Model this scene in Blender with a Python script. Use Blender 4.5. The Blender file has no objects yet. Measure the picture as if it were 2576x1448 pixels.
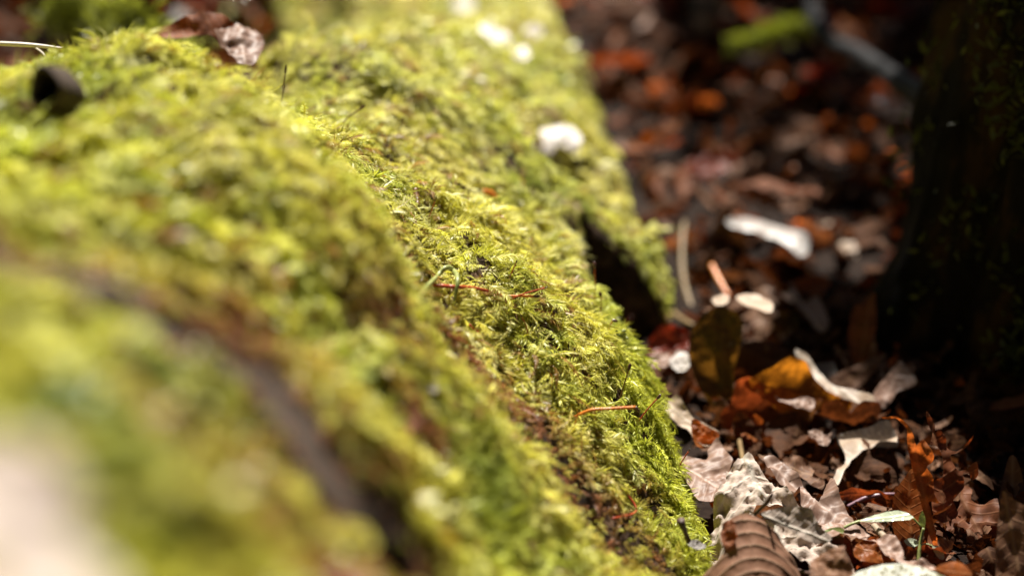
import bpy, math, random
import numpy as np
from mathutils import Vector, Matrix, geometry
random.seed(7); rng = np.random.default_rng(7)
S = bpy.context.scene
COL = S.collection
# ------------------------------------------------------------------ camera
PITCH = math.radians(24.7); CH = 0.351
cam_d = bpy.data.cameras.new("camera"); cam = bpy.data.objects.new("camera", cam_d); COL.objects.link(cam)
cam.location = (0, 0, CH); cam.rotation_euler = (math.radians(90) - PITCH, 0, 0)
cam_d.lens = 55; cam_d.sensor_width = 36; cam_d.clip_start = 0.01; cam_d.clip_end = 200
cam_d.dof.use_dof = True; cam_d.dof.focus_distance = 0.625; cam_d.dof.aperture_fstop = 3.3
S.camera = cam
# ------------------------------------------------------------------ light
SUN_EL = math.radians(60); SUN_AZ = math.radians(-3)      # azimuth from +Y (behind the scene), towards +X
SUN = Vector((math.sin(SUN_AZ)*math.cos(SUN_EL), math.cos(SUN_AZ)*math.cos(SUN_EL), math.sin(SUN_EL)))
w = bpy.data.worlds.new("World"); S.world = w; w.use_nodes = True
nt = w.node_tree; sky = nt.nodes.new('ShaderNodeTexSky'); sky.sky_type = 'NISHITA'; sky.sun_disc = False
sky.sun_elevation = SUN_EL; sky.sun_rotation = SUN_AZ
bg = nt.nodes['Background']; bg.inputs[1].default_value = 0.05
nt.links.new(sky.outputs[0], bg.inputs[0])
sl = bpy.data.lights.new("sun", 'SUN'); sl.energy = 5.0; sl.angle = math.radians(0.5); sl.color = (1.0, 0.95, 0.86)
so = bpy.data.objects.new("sun", sl); COL.objects.link(so)
so.rotation_euler = SUN.to_track_quat('Z', 'Y').to_euler(); so.location = (0, 2, 3)
S.view_settings.view_transform = 'Standard'; S.view_settings.look = 'None'
S.view_settings.exposure = 1.1; S.view_settings.gamma = 1
# ------------------------------------------------------------------ helpers
K = 0.327273/1288.0
SP, CP = math.sin(PITCH), math.cos(PITCH)
def P(px, py, z):
    """point at photograph position (2576 wide) and depth z in metres"""
    r = (px-1288)*K*z; u = (724-py)*K*z
    return Vector((r, z*CP+u*SP, CH - z*SP + u*CP))
def zg(py, h=0.0):
    return (CH-h)/(SP + (py-724)*K*CP)
def Z8(p): return (1635.1+p[0]*.3656, 918.8+p[1]*.3656)
def Z3(p): return (1635.1+p[0]*.3656, p[1]*.3656)
def Z6(p): return (1572.2+p[0]*.3899, 471.7+p[1]*.3899)
def Z5(p): return (817.6+p[0]*.3422, 471.7+p[1]*.3422)
def Z52(p): return (1383.6+p[0]*.1737, 817.6+p[1]*.1737)
def Z51(p): return (1006.2+p[0]*.19546, 691.8+p[1]*.19546)

_perm = rng.permutation(4096); _vals = rng.random(4096)
def vnoise(x, y, z=0.0):
    x = np.asarray(x, float); y = np.asarray(y, float); z = np.zeros_like(x)+z
    xi = np.floor(x).astype(int); yi = np.floor(y).astype(int); zi = np.floor(z).astype(int)
    fx, fy, fz = x-xi, y-yi, z-zi
    fx = fx*fx*(3-2*fx); fy = fy*fy*(3-2*fy); fz = fz*fz*(3-2*fz)
    def h(i, j, k): return _vals[_perm[(_perm[(_perm[i & 4095]+j) & 4095]+k) & 4095]]
    def l(a, b, t): return a+(b-a)*t
    a = l(l(h(xi,yi,zi),h(xi+1,yi,zi),fx), l(h(xi,yi+1,zi),h(xi+1,yi+1,zi),fx), fy)
    b = l(l(h(xi,yi,zi+1),h(xi+1,yi,zi+1),fx), l(h(xi,yi+1,zi+1),h(xi+1,yi+1,zi+1),fx), fy)
    return l(a, b, fz)
def fbm(x, y, z=0.0, o=3):
    s = 0; a = .5; t = 0; f = 1.0
    for i in range(o):
        s = s + a*vnoise(np.asarray(x)*f+13.7*i, np.asarray(y)*f+7.1*i, z); t += a; a *= .5; f *= 2.1
    return s/t*2-1

def tag(o, label=None, cat=None, group=None, kind=None):
    if label: o['label'] = label
    if cat: o['category'] = cat
    if group: o['group'] = group
    if kind: o['kind'] = kind
    return o
def empty(name, loc, label, cat, group=None):
    o = bpy.data.objects.new(name, None); COL.objects.link(o); o.location = loc; o.empty_display_size = .01
    return tag(o, label, cat, group)
def link(name, me, mat, parent=None, loc=None, smooth=True):
    o = bpy.data.objects.new(name, me); COL.objects.link(o)
    if mat and not me.materials: me.materials.append(mat)
    if loc is not None: o.location = loc
    if parent is not None:
        o.parent = parent
        o.matrix_parent_inverse = Matrix.Translation(parent.location).inverted()
    if smooth and len(me.polygons): me.polygons.foreach_set('use_smooth', [True]*len(me.polygons)); me.update()
    return o
def fast_mesh(name, V, F, col=None, uv=None):
    """V (n,3), F (m,k) constant k"""
    V = np.asarray(V, np.float32); F = np.asarray(F, np.int32)
    me = bpy.data.meshes.new(name); k = F.shape[1]
    me.vertices.add(len(V)); me.vertices.foreach_set('co', V.ravel())
    me.loops.add(F.size); me.loops.foreach_set('vertex_index', F.ravel())
    me.polygons.add(len(F)); me.polygons.foreach_set('loop_start', np.arange(0, F.size, k, dtype=np.int32))
    try: me.polygons.foreach_set('loop_total', np.full(len(F), k, dtype=np.int32))
    except Exception: pass
    me.update(calc_edges=True)
    if col is not None:
        a = me.attributes.new('Col', 'FLOAT_COLOR', 'POINT')
        c = np.ones((len(V), 4), np.float32); c[:, :3] = col; a.data.foreach_set('color', c.ravel())
    if uv is not None:
        u = me.uv_layers.new(name='UVMap'); u.data.foreach_set('uv', np.asarray(uv, np.float32)[F.ravel()].ravel())
    return me
def tube_data(pts, rad, n=8, jit=0.0, cap=True):
    pts = [Vector(p) for p in pts]
    # resample with catmull-rom
    q = []; rr = []
    m = len(pts); rad = [rad]*m if not hasattr(rad, '__len__') else list(rad)
    for i in range(m-1):
        p0 = pts[max(i-1, 0)]; p1 = pts[i]; p2 = pts[i+1]; p3 = pts[min(i+2, m-1)]
        st = 6
        for s in range(st):
            t = s/st
            q.append(0.5*((2*p1)+(p2-p0)*t+(2*p0-5*p1+4*p2-p3)*t*t+(3*p1-p0-3*p2+p3)*t**3)); rr.append(rad[i]+(rad[i+1]-rad[i])*t)
    q.append(pts[-1]); rr.append(rad[-1])
    V = []; F = []
    up = Vector((0, 0, 1))
    for i, p in enumerate(q):
        d = (q[min(i+1, len(q)-1)]-q[max(i-1, 0)]).normalized()
        a = d.cross(up if abs(d.z) < .95 else Vector((1, 0, 0))).normalized(); b = d.cross(a)
        for k in range(n):
            an = 2*math.pi*k/n; r = rr[i]*(1+jit*(random.random()-.5))
            V.append(p+(a*math.cos(an)+b*math.sin(an))*r)
    for i in range(len(q)-1):
        for k in range(n):
            k2 = (k+1) % n
            F.append((i*n+k, i*n+k2, (i+1)*n+k2, (i+1)*n+k))
    if cap:
        V.append(q[0]); V.append(q[-1]); c0 = len(V)-2; c1 = len(V)-1; L = (len(q)-1)*n
        for k in range(n):
            k2 = (k+1) % n
            F.append((c0, k2, k)); F.append((c1, L+k, L+k2))
    return V, F
def tube(name, pts, rad, mat, parent=None, n=8, jit=0.0):
    V, F = tube_data(pts, rad, n, jit)
    me = bpy.data.meshes.new(name); me.from_pydata(V, [], F)
    return link(name, me, mat, parent)
def blob(name, c, r, mat, parent=None, axis=None, stretch=1.0, n=8):
    """small ellipsoid, pointed at the far end"""
    axis = Vector(axis).normalized() if axis else Vector((0, 0, 1))
    a = axis.cross(Vector((0.3, 1, .2))).normalized(); b = axis.cross(a)
    V = []; F = []
    for i in range(n+1):
        th = math.pi*i/n; zz = -math.cos(th)*r*stretch; rr = math.sin(th)*r*(1 - .25*i/n)
        for k in range(n):
            an = 2*math.pi*k/n; V.append(Vector(c)+axis*zz+(a*math.cos(an)+b*math.sin(an))*rr)
    for i in range(n):
        for k in range(n):
            k2 = (k+1) % n; F.append((i*n+k, i*n+k2, (i+1)*n+k2, (i+1)*n+k))
    me = bpy.data.meshes.new(name); me.from_pydata(V, [], F)
    return link(name, me, mat, parent)

# ------------------------------------------------------------------ materials
def newmat(name):
    m = bpy.data.materials.new(name); m.use_nodes = True; t = m.node_tree
    for n in list(t.nodes): t.nodes.remove(n)
    return m, t, t.nodes.new('ShaderNodeOutputMaterial')
def N(t, ty, **kw):
    n = t.nodes.new(ty)
    for k, v in kw.items(): setattr(n, k, v)
    return n
def ramp(t, stops):
    r = N(t, 'ShaderNodeValToRGB'); e = r.color_ramp.elements
    while len(e) > 1: e.remove(e[0])
    e[0].position = stops[0][0]; e[0].color = (*stops[0][1], 1)
    for p, c in stops[1:]:
        x = e.new(p); x.color = (*c, 1)
    return r
def surf_mat(name, stops, scale=60, rough=.8, bump=.4, bscale=200, spec=.3, stretch=(1, 1, 1), bdist=.001):
    m, t, out = newmat(name)
    tc = N(t, 'ShaderNodeTexCoord'); mp = N(t, 'ShaderNodeMapping'); mp.inputs['Scale'].default_value = stretch
    t.links.new(tc.outputs['Object'], mp.inputs[0])
    n1 = N(t, 'ShaderNodeTexNoise'); n1.inputs['Scale'].default_value = scale; n1.inputs['Detail'].default_value = 6
    n1.inputs['Roughness'].default_value = .65
    t.links.new(mp.outputs[0], n1.inputs['Vector'])
    r = ramp(t, stops); t.links.new(n1.outputs[0], r.inputs[0])
    n2 = N(t, 'ShaderNodeTexNoise'); n2.inputs['Scale'].default_value = bscale; n2.inputs['Detail'].default_value = 5
    t.links.new(mp.outputs[0], n2.inputs['Vector'])
    b = N(t, 'ShaderNodeBump'); b.inputs['Strength'].default_value = bump; b.inputs['Distance'].default_value = bdist
    t.links.new(n2.outputs[0], b.inputs['Height'])
    s = N(t, 'ShaderNodeBsdfPrincipled'); s.inputs['Roughness'].default_value = rough
    s.inputs['Specular IOR Level'].default_value = spec
    t.links.new(r.outputs[0], s.inputs['Base Color']); t.links.new(b.outputs[0], s.inputs['Normal'])
    t.links.new(s.outputs[0], out.inputs[0]); return m
def leaf_mat(name, c1, c2, vein, trans=.35, tcol=None, rough=.5, spec=.5, nv=9, vw=.06, scale=110, spots=None, mid=.03, slant=.55, bump=.5, holes=0.0):
    """dead-leaf material: mottled blade, midrib and side veins laid out on the leaf's own UV"""
    m, t, out = newmat(name); L = t.links.new
    uv = N(t, 'ShaderNodeUVMap'); uv.uv_map = 'UVMap'; sx = N(t, 'ShaderNodeSeparateXYZ'); L(uv.outputs[0], sx.inputs[0])
    tc = N(t, 'ShaderNodeTexCoord'); oi = N(t, 'ShaderNodeObjectInfo')
    def M(op, a, b=None, c=None, clamp=False):
        n = N(t, 'ShaderNodeMath', operation=op); n.use_clamp = clamp
        for i, v in enumerate((a, b, c)):
            if v is None: continue
            if isinstance(v, (int, float)): n.inputs[i].default_value = v
            else: L(v, n.inputs[i])
        return n.outputs[0]
    av = M('ABSOLUTE', sx.outputs[1])
    ph = M('FRACT', M('MULTIPLY', M('SUBTRACT', sx.outputs[0], M('MULTIPLY', av, slant) if slant > 0 else M('MULTIPLY', M('MULTIPLY', av, av), -slant)), nv))
    d = M('ABSOLUTE', M('SUBTRACT', ph, .5))
    side = M('SUBTRACT', 1.0, M('DIVIDE', d, vw*2.2), clamp=True)
    midv = M('SUBTRACT', 1.0, M('DIVIDE', av, mid), clamp=True)
    v = M('MAXIMUM', M('MULTIPLY', side, .6), midv)
    n1 = N(t, 'ShaderNodeTexNoise'); n1.inputs['Scale'].default_value = scale; n1.inputs['Detail'].default_value = 7; n1.inputs['Roughness'].default_value = .7
    L(tc.outputs['Object'], n1.inputs['Vector'])
    r = ramp(t, [(.34, c1), (.66, c2)]); L(n1.outputs[0], r.inputs[0])
    mx = N(t, 'ShaderNodeMix', data_type='RGBA'); L(v, mx.inputs[0]); L(r.outputs[0], mx.inputs[6]); mx.inputs[7].default_value = (*vein, 1)
    colr = mx.outputs[2]
    if spots:
        n3 = N(t, 'ShaderNodeTexNoise'); n3.inputs['Scale'].default_value = scale*2.2; n3.inputs['Detail'].default_value = 4; L(tc.outputs['Object'], n3.inputs['Vector'])
        r3 = ramp(t, [(.53, (0, 0, 0)), (.60, (1, 1, 1))]); L(n3.outputs[0], r3.inputs[0])
        m3 = N(t, 'ShaderNodeMix', data_type='RGBA'); L(r3.outputs[0], m3.inputs[0]); L(colr, m3.inputs[6]); m3.inputs[7].default_value = (*spots, 1)
        colr = m3.outputs[2]
    hs = N(t, 'ShaderNodeHueSaturation'); L(colr, hs.inputs['Color'])
    L(M('ADD', M('MULTIPLY', oi.outputs['Random'], .35), .82), hs.inputs['Value'])
    colr = hs.outputs[0]
    n2 = N(t, 'ShaderNodeTexNoise'); n2.inputs['Scale'].default_value = 420; n2.inputs['Detail'].default_value = 5; L(tc.outputs['Object'], n2.inputs['Vector'])
    bh = M('SUBTRACT', M('MULTIPLY', n2.outputs[0], .5), M('MULTIPLY', v, -.6))
    b = N(t, 'ShaderNodeBump'); b.inputs['Strength'].default_value = bump; b.inputs['Distance'].default_value = .0006; L(bh, b.inputs['Height'])
    p = N(t, 'ShaderNodeBsdfPrincipled'); p.inputs['Roughness'].default_value = rough; p.inputs['Specular IOR Level'].default_value = spec
    L(colr, p.inputs['Base Color']); L(b.outputs[0], p.inputs['Normal'])
    tr = N(t, 'ShaderNodeBsdfTranslucent'); L(b.outputs[0], tr.inputs['Normal'])
    if tcol:
        tm = N(t, 'ShaderNodeMix', data_type='RGBA', blend_type='MULTIPLY'); tm.inputs[0].default_value = .5
        L(colr, tm.inputs[6]); tm.inputs[7].default_value = (*tcol, 1)
        m5 = N(t, 'ShaderNodeMix', data_type='RGBA'); m5.inputs[0].default_value = .6; L(tm.outputs[2], m5.inputs[6]); m5.inputs[7].default_value = (*tcol, 1)
        m6 = N(t, 'ShaderNodeMix', data_type='RGBA', blend_type='MULTIPLY'); m6.inputs[0].default_value = .7
        r6 = ramp(t, [(.43, (.07, .04, .03)), (.56, (1, 1, 1))]); L(n1.outputs[0], r6.inputs[0]); L(m5.outputs[2], m6.inputs[6]); L(r6.outputs[0], m6.inputs[7])
        L(m6.outputs[2], tr.inputs['Color'])
    else: L(colr, tr.inputs['Color'])
    ms = N(t, 'ShaderNodeMixShader'); ms.inputs[0].default_value = trans; L(p.outputs[0], ms.inputs[1]); L(tr.outputs[0], ms.inputs[2])
    L(ms.outputs[0], out.inputs[0]); return m

M = {}
M['bark'] = surf_mat('bark_and_humus', [(.3, (.008, .005, .003)), (.5, (.040, .022, .012)), (.68, (.12, .07, .04))], 90, .9, .8, 260, .2)
M['greybark'] = surf_mat('bare_grey_bark', [(.3, (.035, .024, .017)), (.6, (.085, .058, .042)), (.8, (.14, .10, .075))], 60, .8, .6, 150, .3)
M['soil'] = surf_mat('dark_soil', [(.3, (.006, .003, .002)), (.6, (.018, .009, .005)), (.8, (.04, .018, .009))], 40, .95, 1, 120, .2, bdist=.004)
M['trunkbark'] = surf_mat('rough_dark_bark', [(.38, (.004, .003, .002)), (.5, (.014, .010, .007)), (.58, (.05, .025, .010)), (.68, (.035, .045, .010))], 28, .9, 1, 45, .1, stretch=(1, 1, .4), bdist=.012)
M['greenbark'] = surf_mat('mossy_bark', [(.3, (.02, .016, .01)), (.55, (.07, .08, .015)), (.75, (.13, .14, .02))], 80, .9, 1, 260, .2, bdist=.003)
M['greybranch'] = surf_mat('smooth_grey_bark', [(.3, (.008, .008, .009)), (.7, (.025, .024, .025))], 50, .7, .4, 120, .2)
M['twig'] = surf_mat('dark_twig', [(.3, (.025, .012, .010)), (.7, (.11, .06, .045))], 150, .6, .5, 400, .4)
M['twigpale'] = surf_mat('pale_dry_twig', [(.3, (.25, .18, .12)), (.7, (.45, .36, .26))], 150, .6, .4, 400, .4)
M['straw'] = surf_mat('straw', [(.3, (.5, .42, .32)), (.7, (.7, .62, .5))], 100, .4, .3, 300, .6)
M['redstem'] = surf_mat('red_stem', [(.3, (.35, .035, .02)), (.7, (.55, .10, .03))], 150, .35, .2, 400, .6)
M['orangestem'] = surf_mat('orange_stem', [(.3, (.6, .14, .02)), (.7, (.8, .28, .04))], 150, .35, .2, 400, .6)
M['brownstem'] = surf_mat('brown_stem', [(.3, (.12, .05, .02)), (.7, (.22, .10, .03))], 150, .4, .2, 400, .6)
M['capsule'] = surf_mat('spore_capsule', [(.3, (.04, .015, .012)), (.7, (.12, .05, .04))], 300, .2, .2, 600, .8)
M['purplestem'] = surf_mat('purple_stalk', [(.3, (.12, .05, .07)), (.7, (.28, .16, .2))], 150, .35, .2, 400, .6)
M['greenstem'] = surf_mat('green_stem', [(.3, (.20, .24, .06)), (.7, (.34, .36, .12))], 150, .4, .2, 400, .6)
M['palestem'] = surf_mat('pale_stalk', [(.3, (.16, .10, .04)), (.7, (.27, .18, .08))], 150, .5, .2, 400, .5)

LM = {}
LM['grey'] = leaf_mat('crinkled_grey_leaf', (.28, .21, .17), (.52, .42, .35), (.5, .45, .38), .10, None, .6, .3, 8, .05, 140, bump=1.2)
LM['ribbed'] = leaf_mat('ribbed_brown_leaf', (.17, .08, .045), (.32, .17, .11), (.50, .36, .24), .15, None, .7, .15, 7, .035, 160, mid=.001, slant=-.9)
LM['brown'] = leaf_mat('brown_leaf', (.10, .045, .025), (.24, .12, .065), (.28, .16, .09), .2, (.5, .16, .04), .6, .25)
LM['mauve'] = leaf_mat('mauve_brown_leaf', (.17, .09, .06), (.31, .19, .14), (.42, .29, .23), .15, None, .5, .35, bump=.2)
LM['white'] = leaf_mat('bleached_leaf', (.36, .31, .28), (.60, .54, .50), (.55, .5, .45), .15, None, .4, .5)
LM['beige'] = leaf_mat('beige_leaf', (.56, .44, .38), (.68, .55, .48), (.56, .5, .44), .15, None, .6, .3)
LM['spotted'] = leaf_mat('spotted_pale_leaf', (.36, .36, .28), (.55, .55, .48), (.6, .58, .45), .2, None, .5, .4, spots=(.12, .11, .04), scale=170)
LM['orange'] = leaf_mat('orange_leaf', (.30, .075, .015), (.56, .18, .04), (.55, .22, .07), .6, (.95, .22, .03), .45, .4)
LM['russet'] = leaf_mat('russet_leaf', (.12, .04, .018), (.26, .09, .035), (.3, .13, .06), .35, (.7, .12, .02), .6, .25)
LM['red'] = leaf_mat('red_leaf', (.16, .02, .012), (.30, .05, .02), (.3, .08, .04), .4, (.8, .07, .02), .35, .6)
LM['amber'] = leaf_mat('backlit_amber_leaf', (.16, .05, .015), (.50, .20, .03), (.3, .1, .03), .6, (1.0, .36, .02), .5, .3, scale=75)
LM['olive'] = leaf_mat('mottled_olive_leaf', (.05, .035, .015), (.17, .09, .02), (.14, .09, .03), .4, (.42, .17, .015), .5, .3, scale=85)
LM['tan'] = leaf_mat('tan_leaf', (.32, .22, .15), (.50, .38, .28), (.5, .4, .3), .2, None, .5, .4)
LM['dark'] = leaf_mat('dark_brown_leaf', (.035, .015, .008), (.11, .045, .02), (.12, .06, .03), .2, (.35, .08, .015), .7, .1)
LM['shadowgrey'] = leaf_mat('dull_grey_leaf', (.14, .12, .11), (.25, .22, .20), (.3, .27, .24), .1, None, .5, .4)
LM['glossy'] = leaf_mat('wet_dark_leaf', (.035, .015, .008), (.11, .05, .025), (.18, .12, .08), .15, (.4, .1, .02), .2, .9, bump=.25)
LM['fresh'] = leaf_mat('fresh_green_leaf', (.22, .32, .08), (.38, .46, .18), (.5, .55, .3), .35, (.5, .6, .1), .35, .5, 6)
LM['palegreen'] = leaf_mat('pale_green_leaf', (.45, .50, .35), (.62, .66, .50), (.6, .65, .45), .2, None, .3, .6, 6)

m, t, out = newmat('light_block_leaves')  # dark and opaque, for the added unseen leaves that block sun and sky
at = N(t, 'ShaderNodeAttribute'); at.attribute_name = 'Col'
p = N(t, 'ShaderNodeBsdfPrincipled'); p.inputs['Roughness'].default_value = .8; p.inputs['Specular IOR Level'].default_value = .1
t.links.new(at.outputs[0], p.inputs['Base Color']); t.links.new(p.outputs[0], out.inputs[0]); M['dim'] = m
# ------------------------------------------------------------------ the log: height field from measured points
ctrl = [ # photo x, photo y, depth
 (-200,1600,.19),(100,1400,.22),(400,1300,.255),(200,1300,.245),(500,1100,.32),(1000,1200,.405),(1100,1448,.42),(100,700,.35),(-150,700,.34),
 (700,1400,.33),(300,900,.32),(600,700,.42),(300,400,.475),(100,300,.50),(-150,350,.48),(800,900,.455),(1200,1100,.50),(1400,1300,.535),(1600,1448,.57),(1300,1448,.49),
 (1000,1000,.47),(800,650,.47),(700,500,.48),(500,550,.455),
 (0,175,.555),(150,150,.57),(330,115,.585),(520,165,.555),(640,270,.535),(760,385,.52),(870,480,.512),(960,610,.51),(1020,740,.515),(1090,900,.525),
 (700,290,.61),(760,330,.635),(880,480,.60),(980,600,.585),(1030,700,.58),(1100,560,.635),(1300,750,.62),(1200,900,.59),(1450,800,.64),(1580,930,.635),(1400,1000,.60),(1550,1150,.605),(1640,1000,.655),(1690,1200,.632),
 (1480,720,.71),(1400,600,.735),(1300,500,.75),(1150,400,.75),(1480,560,.775),(1350,420,.80),(950,250,.73),(800,180,.76),(1050,180,.85),(1250,300,.82),(1430,480,.79),
 (1550,620,.80),(1500,530,.83),(1400,330,.90),(1300,200,.93),(900,75,.88),(1100,70,.95),(700,100,.80),
 (1480,350,.93),(1450,150,1.05),(1400,40,1.15),(1300,60,1.12),(1200,70,1.05),(1520,400,.95),
]
pts = [tuple(P(*c)) for c in ctrl]
pts += [(-.25,.70,-.02),(-.17,.73,.01),(-.35,.60,.0),(-.30,.45,.17),(-.22,.62,.11),(-.32,.53,.12),(-.40,.5,.1),(-.35,.75,-.03),(-.35,1.1,-.03),(-.3,.9,-.03),(-.38,.2,.14),(-.3,0,.15),(-.15,0,.2),(0,.1,.15),(0,0,.14),(.03,.3,.06),(-.02,-.2,.12),
        (-.15,.85,.02),(-.22,1.0,-.02),(-.1,1.05,.02),(-.02,1.3,.03),(.03,1.4,.03),(.02,.80,.045),(.03,.79,.02)]
pts = np.array(pts)
def phi(r): return np.sqrt(r*r+.012**2)
A = phi(np.hypot(pts[:,0][:,None]-pts[:,0], pts[:,1][:,None]-pts[:,1])) - np.eye(len(pts))*.004
n = len(pts); A2 = np.zeros((n+3, n+3)); A2[:n,:n] = A; A2[:n,n] = 1; A2[:n,n+1:] = pts[:,:2]; A2[n,:n] = 1; A2[n+1:,:n] = pts[:,:2].T
wts = np.linalg.solve(A2, np.concatenate([pts[:,2], [0,0,0]]))
GX0, GX1, GY0, GY1, GD = -.46, .16, -.25, 1.5, .0025
gx = np.arange(GX0, GX1, GD); gy = np.arange(GY0, GY1, GD)
XX, YY = np.meshgrid(gx, gy, indexing='ij')
Hh = wts[n] + wts[n+1]*XX + wts[n+2]*YY
for i in range(n): Hh += wts[i]*phi(np.hypot(XX-pts[i,0], YY-pts[i,1]))
ey = [-.3,.2,.45,.50,.56,.60,.64,.67,.70,.72,.78,.85,1.0,1.1,1.3,1.5]
ex = [.05,.05,.062,.074,.073,.068,.052,.044,.060,.080,.078,.066,.056,.046,.026,.01]
def edge_x(y): return np.interp(y, ey, ex)
drop = 3.2*(edge_x(YY)+.004*fbm(YY*30, YY*0+3)-XX)
def smin(a, b, k): 
    h = np.clip(.5+.5*(b-a)/k, 0, 1); return b+(a-b)*h-k*h*(1-h)
Hh = smin(Hh, drop, .02)
Hh = smin(Hh, (XX+.44)*3, .04); Hh = smin(Hh, (YY+.22)*3, .04)
def hs(x, y):
    fx = np.clip((np.asarray(x)-GX0)/GD, 0, len(gx)-1.001); fy = np.clip((np.asarray(y)-GY0)/GD, 0, len(gy)-1.001)
    i = fx.astype(int); j = fy.astype(int); a = fx-i; b = fy-j
    return (Hh[i,j]*(1-a)*(1-b)+Hh[i+1,j]*a*(1-b)+Hh[i,j+1]*(1-a)*b+Hh[i+1,j+1]*a*b)
def hit(px, py, lift=0.0):
    zs = np.arange(.16, 2.5, .0008); r = (px-1288)*K*zs; u = (724-py)*K*zs
    y = zs*CP+u*SP; h = CH-zs*SP+u*CP; s = np.where((r > GX0) & (r < GX1-.01) & (y < GY1), hs(r, y), -.02); s = np.maximum(s, 0)+lift
    k = np.argmax(h < s); z = zs[k]
    return P(px, py, z), z
def polydist(x, y, pl):
    d = np.full(np.shape(x), 9.0)
    for (ax, ay), (bx, by) in zip(pl[:-1], pl[1:]):
        vx, vy = bx-ax, by-ay; t = np.clip(((x-ax)*vx+(y-ay)*vy)/(vx*vx+vy*vy+1e-12), 0, 1)
        d = np.minimum(d, np.hypot(x-ax-t*vx, y-ay-t*vy))
    return d
band = [tuple(hit(*q)[0])[:2] for q in [(-420,530),(-180,590),(-40,650),(120,690),(300,775),(480,850),(640,950),(740,1060),(800,1150),(900,1260),(960,1310)]]
band = [tuple(float(v) for v in q) for q in band]
BD = polydist(XX, YY, band); BM = np.clip(1-(BD-.004)/.006, 0, 1); BM = BM*BM*(3-2*BM)
Hh -= .0045*BM
BW = np.clip(1-(BD-.018)/.035, 0, 1)
Hh += (1-.8*BM)*(1-.65*BW)*(.0075*fbm(XX*42, YY*42, 1.5) + .011*np.clip((.56-YY)*5, 0, 1)*fbm(XX*75, YY*75, 2.5, 2) + .003*fbm(XX*110, YY*110, 4.5))*np.clip(1.2-abs(YY-.3)*.3, .5, 1)
# deep furrows between moss cushions, running along the flow of the log
fur = fbm(XX*26+YY*8, YY*16-XX*6, 9.2); Hh -= .009*np.clip(.16-abs(fur), 0, 1)/.16
def boxm(x0, x1, y0, y1, e):
    wob = .003*fbm(XX*90, YY*90, 7.7)
    f = lambda v: 1/(1+np.exp(-np.clip(v/e, -30, 30)))
    return f(XX-x0+wob)*f(x1-XX+wob)*f(YY-y0+wob)*f(y1-YY+wob)
mk1 = boxm(.036, .095, .685, .728, .0015); mk2 = boxm(.014, .037, .795, .834, .0015)
Hh = Hh*(1-mk1)-.025*mk1; Hh = Hh-.05*mk2
PIT = np.maximum(mk1, mk2); PD = PIT.copy()
for sx_ in (-1, 0, 1):
    for sy_ in (-1, 0, 1): PD = np.maximum(PD, np.roll(np.roll(PIT, sx_, 0), sy_, 1))
PN = PIT.copy()
for _ in range(5): PN = (PN+np.roll(PN,2,0)+np.roll(PN,-2,0)+np.roll(PN,2,1)+np.roll(PN,-2,1))/5
Hh = np.maximum(Hh, -.03)
def nrm(x, y):
    e = .004; dx = (hs(x+e, y)-hs(x-e, y))/(2*e); dy = (hs(x, y+e)-hs(x, y-e))/(2*e)
    v = np.stack([-dx, -dy, np.ones_like(dx)], -1); return v/np.linalg.norm(v, axis=-1, keepdims=True)
ni, nj = len(gx), len(gy)
V = np.stack([XX, YY, Hh-.002], -1).reshape(-1, 3)
idx = np.arange(ni*nj).reshape(ni, nj)
F = np.stack([idx[:-1,:-1], idx[1:,:-1], idx[1:,1:], idx[:-1,1:]], -1).reshape(-1, 4)
hz = V[:,2][F].max(1); F = F[hz > -.024]
log = link('mossy_log', fast_mesh('mossy_log', V, F), M['bark'])
tag(log, 'thick fallen log buried under bright green moss, running from lower left to top centre', 'log')

# ------------------------------------------------------------------ moss
browns = [(hit(*q)[0].xy, r) for q, r in [((1170,900),.014),((1130,860),.009),((1230,960),.011),((1390,1180),.013),((1440,1260),.013),((1300,1090),.009),((1080,800),.007),((1010,640),.006),((1360,1120),.008),((560,850),.014),((640,870),.012),((1500,1370),.014),((1560,1300),.008),((1000,790),.008),((950,780),.006),((1020,1060),.008),((1270,1000),.008),((1330,1050),.008),((690,1450),.02),((740,330),.004),((900,410),.005),((960,430),.004),((1600,1240),.008),((1480,1300),.01),((1640,1400),.008)]]
pits = [(hit(*q)[0].xy, r) for q, r in [((230,625),.012),((775,345),.004),((1180,690),.003),((345,190),.007)]]
# area-weighted samples of the log surface
NX = nrm(XX[:-1,:-1].ravel()+GD/2, YY[:-1,:-1].ravel()+GD/2)
cx = XX[:-1,:-1].ravel(); cy = YY[:-1,:-1].ravel(); ch = Hh[:-1,:-1].ravel()
area = GD*GD/np.maximum(NX[:,2], .18)
depth = cy*CP-(ch-CH)*SP; rr = cx/np.maximum(depth, .05)/K+1288; up = 724-((cy*SP+(ch-CH)*CP)/np.maximum(depth, .05)/K)
wgt = area*np.clip((.62/np.maximum(depth, .15))**1.6, .3, 4.5)
vis = (depth > .14) & (rr > -320) & (rr < 2000) & (up > -260) & (up < 1800) & (ch > -.004)
wgt = np.where(vis, wgt, area*.06*(ch > -.004))
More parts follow.
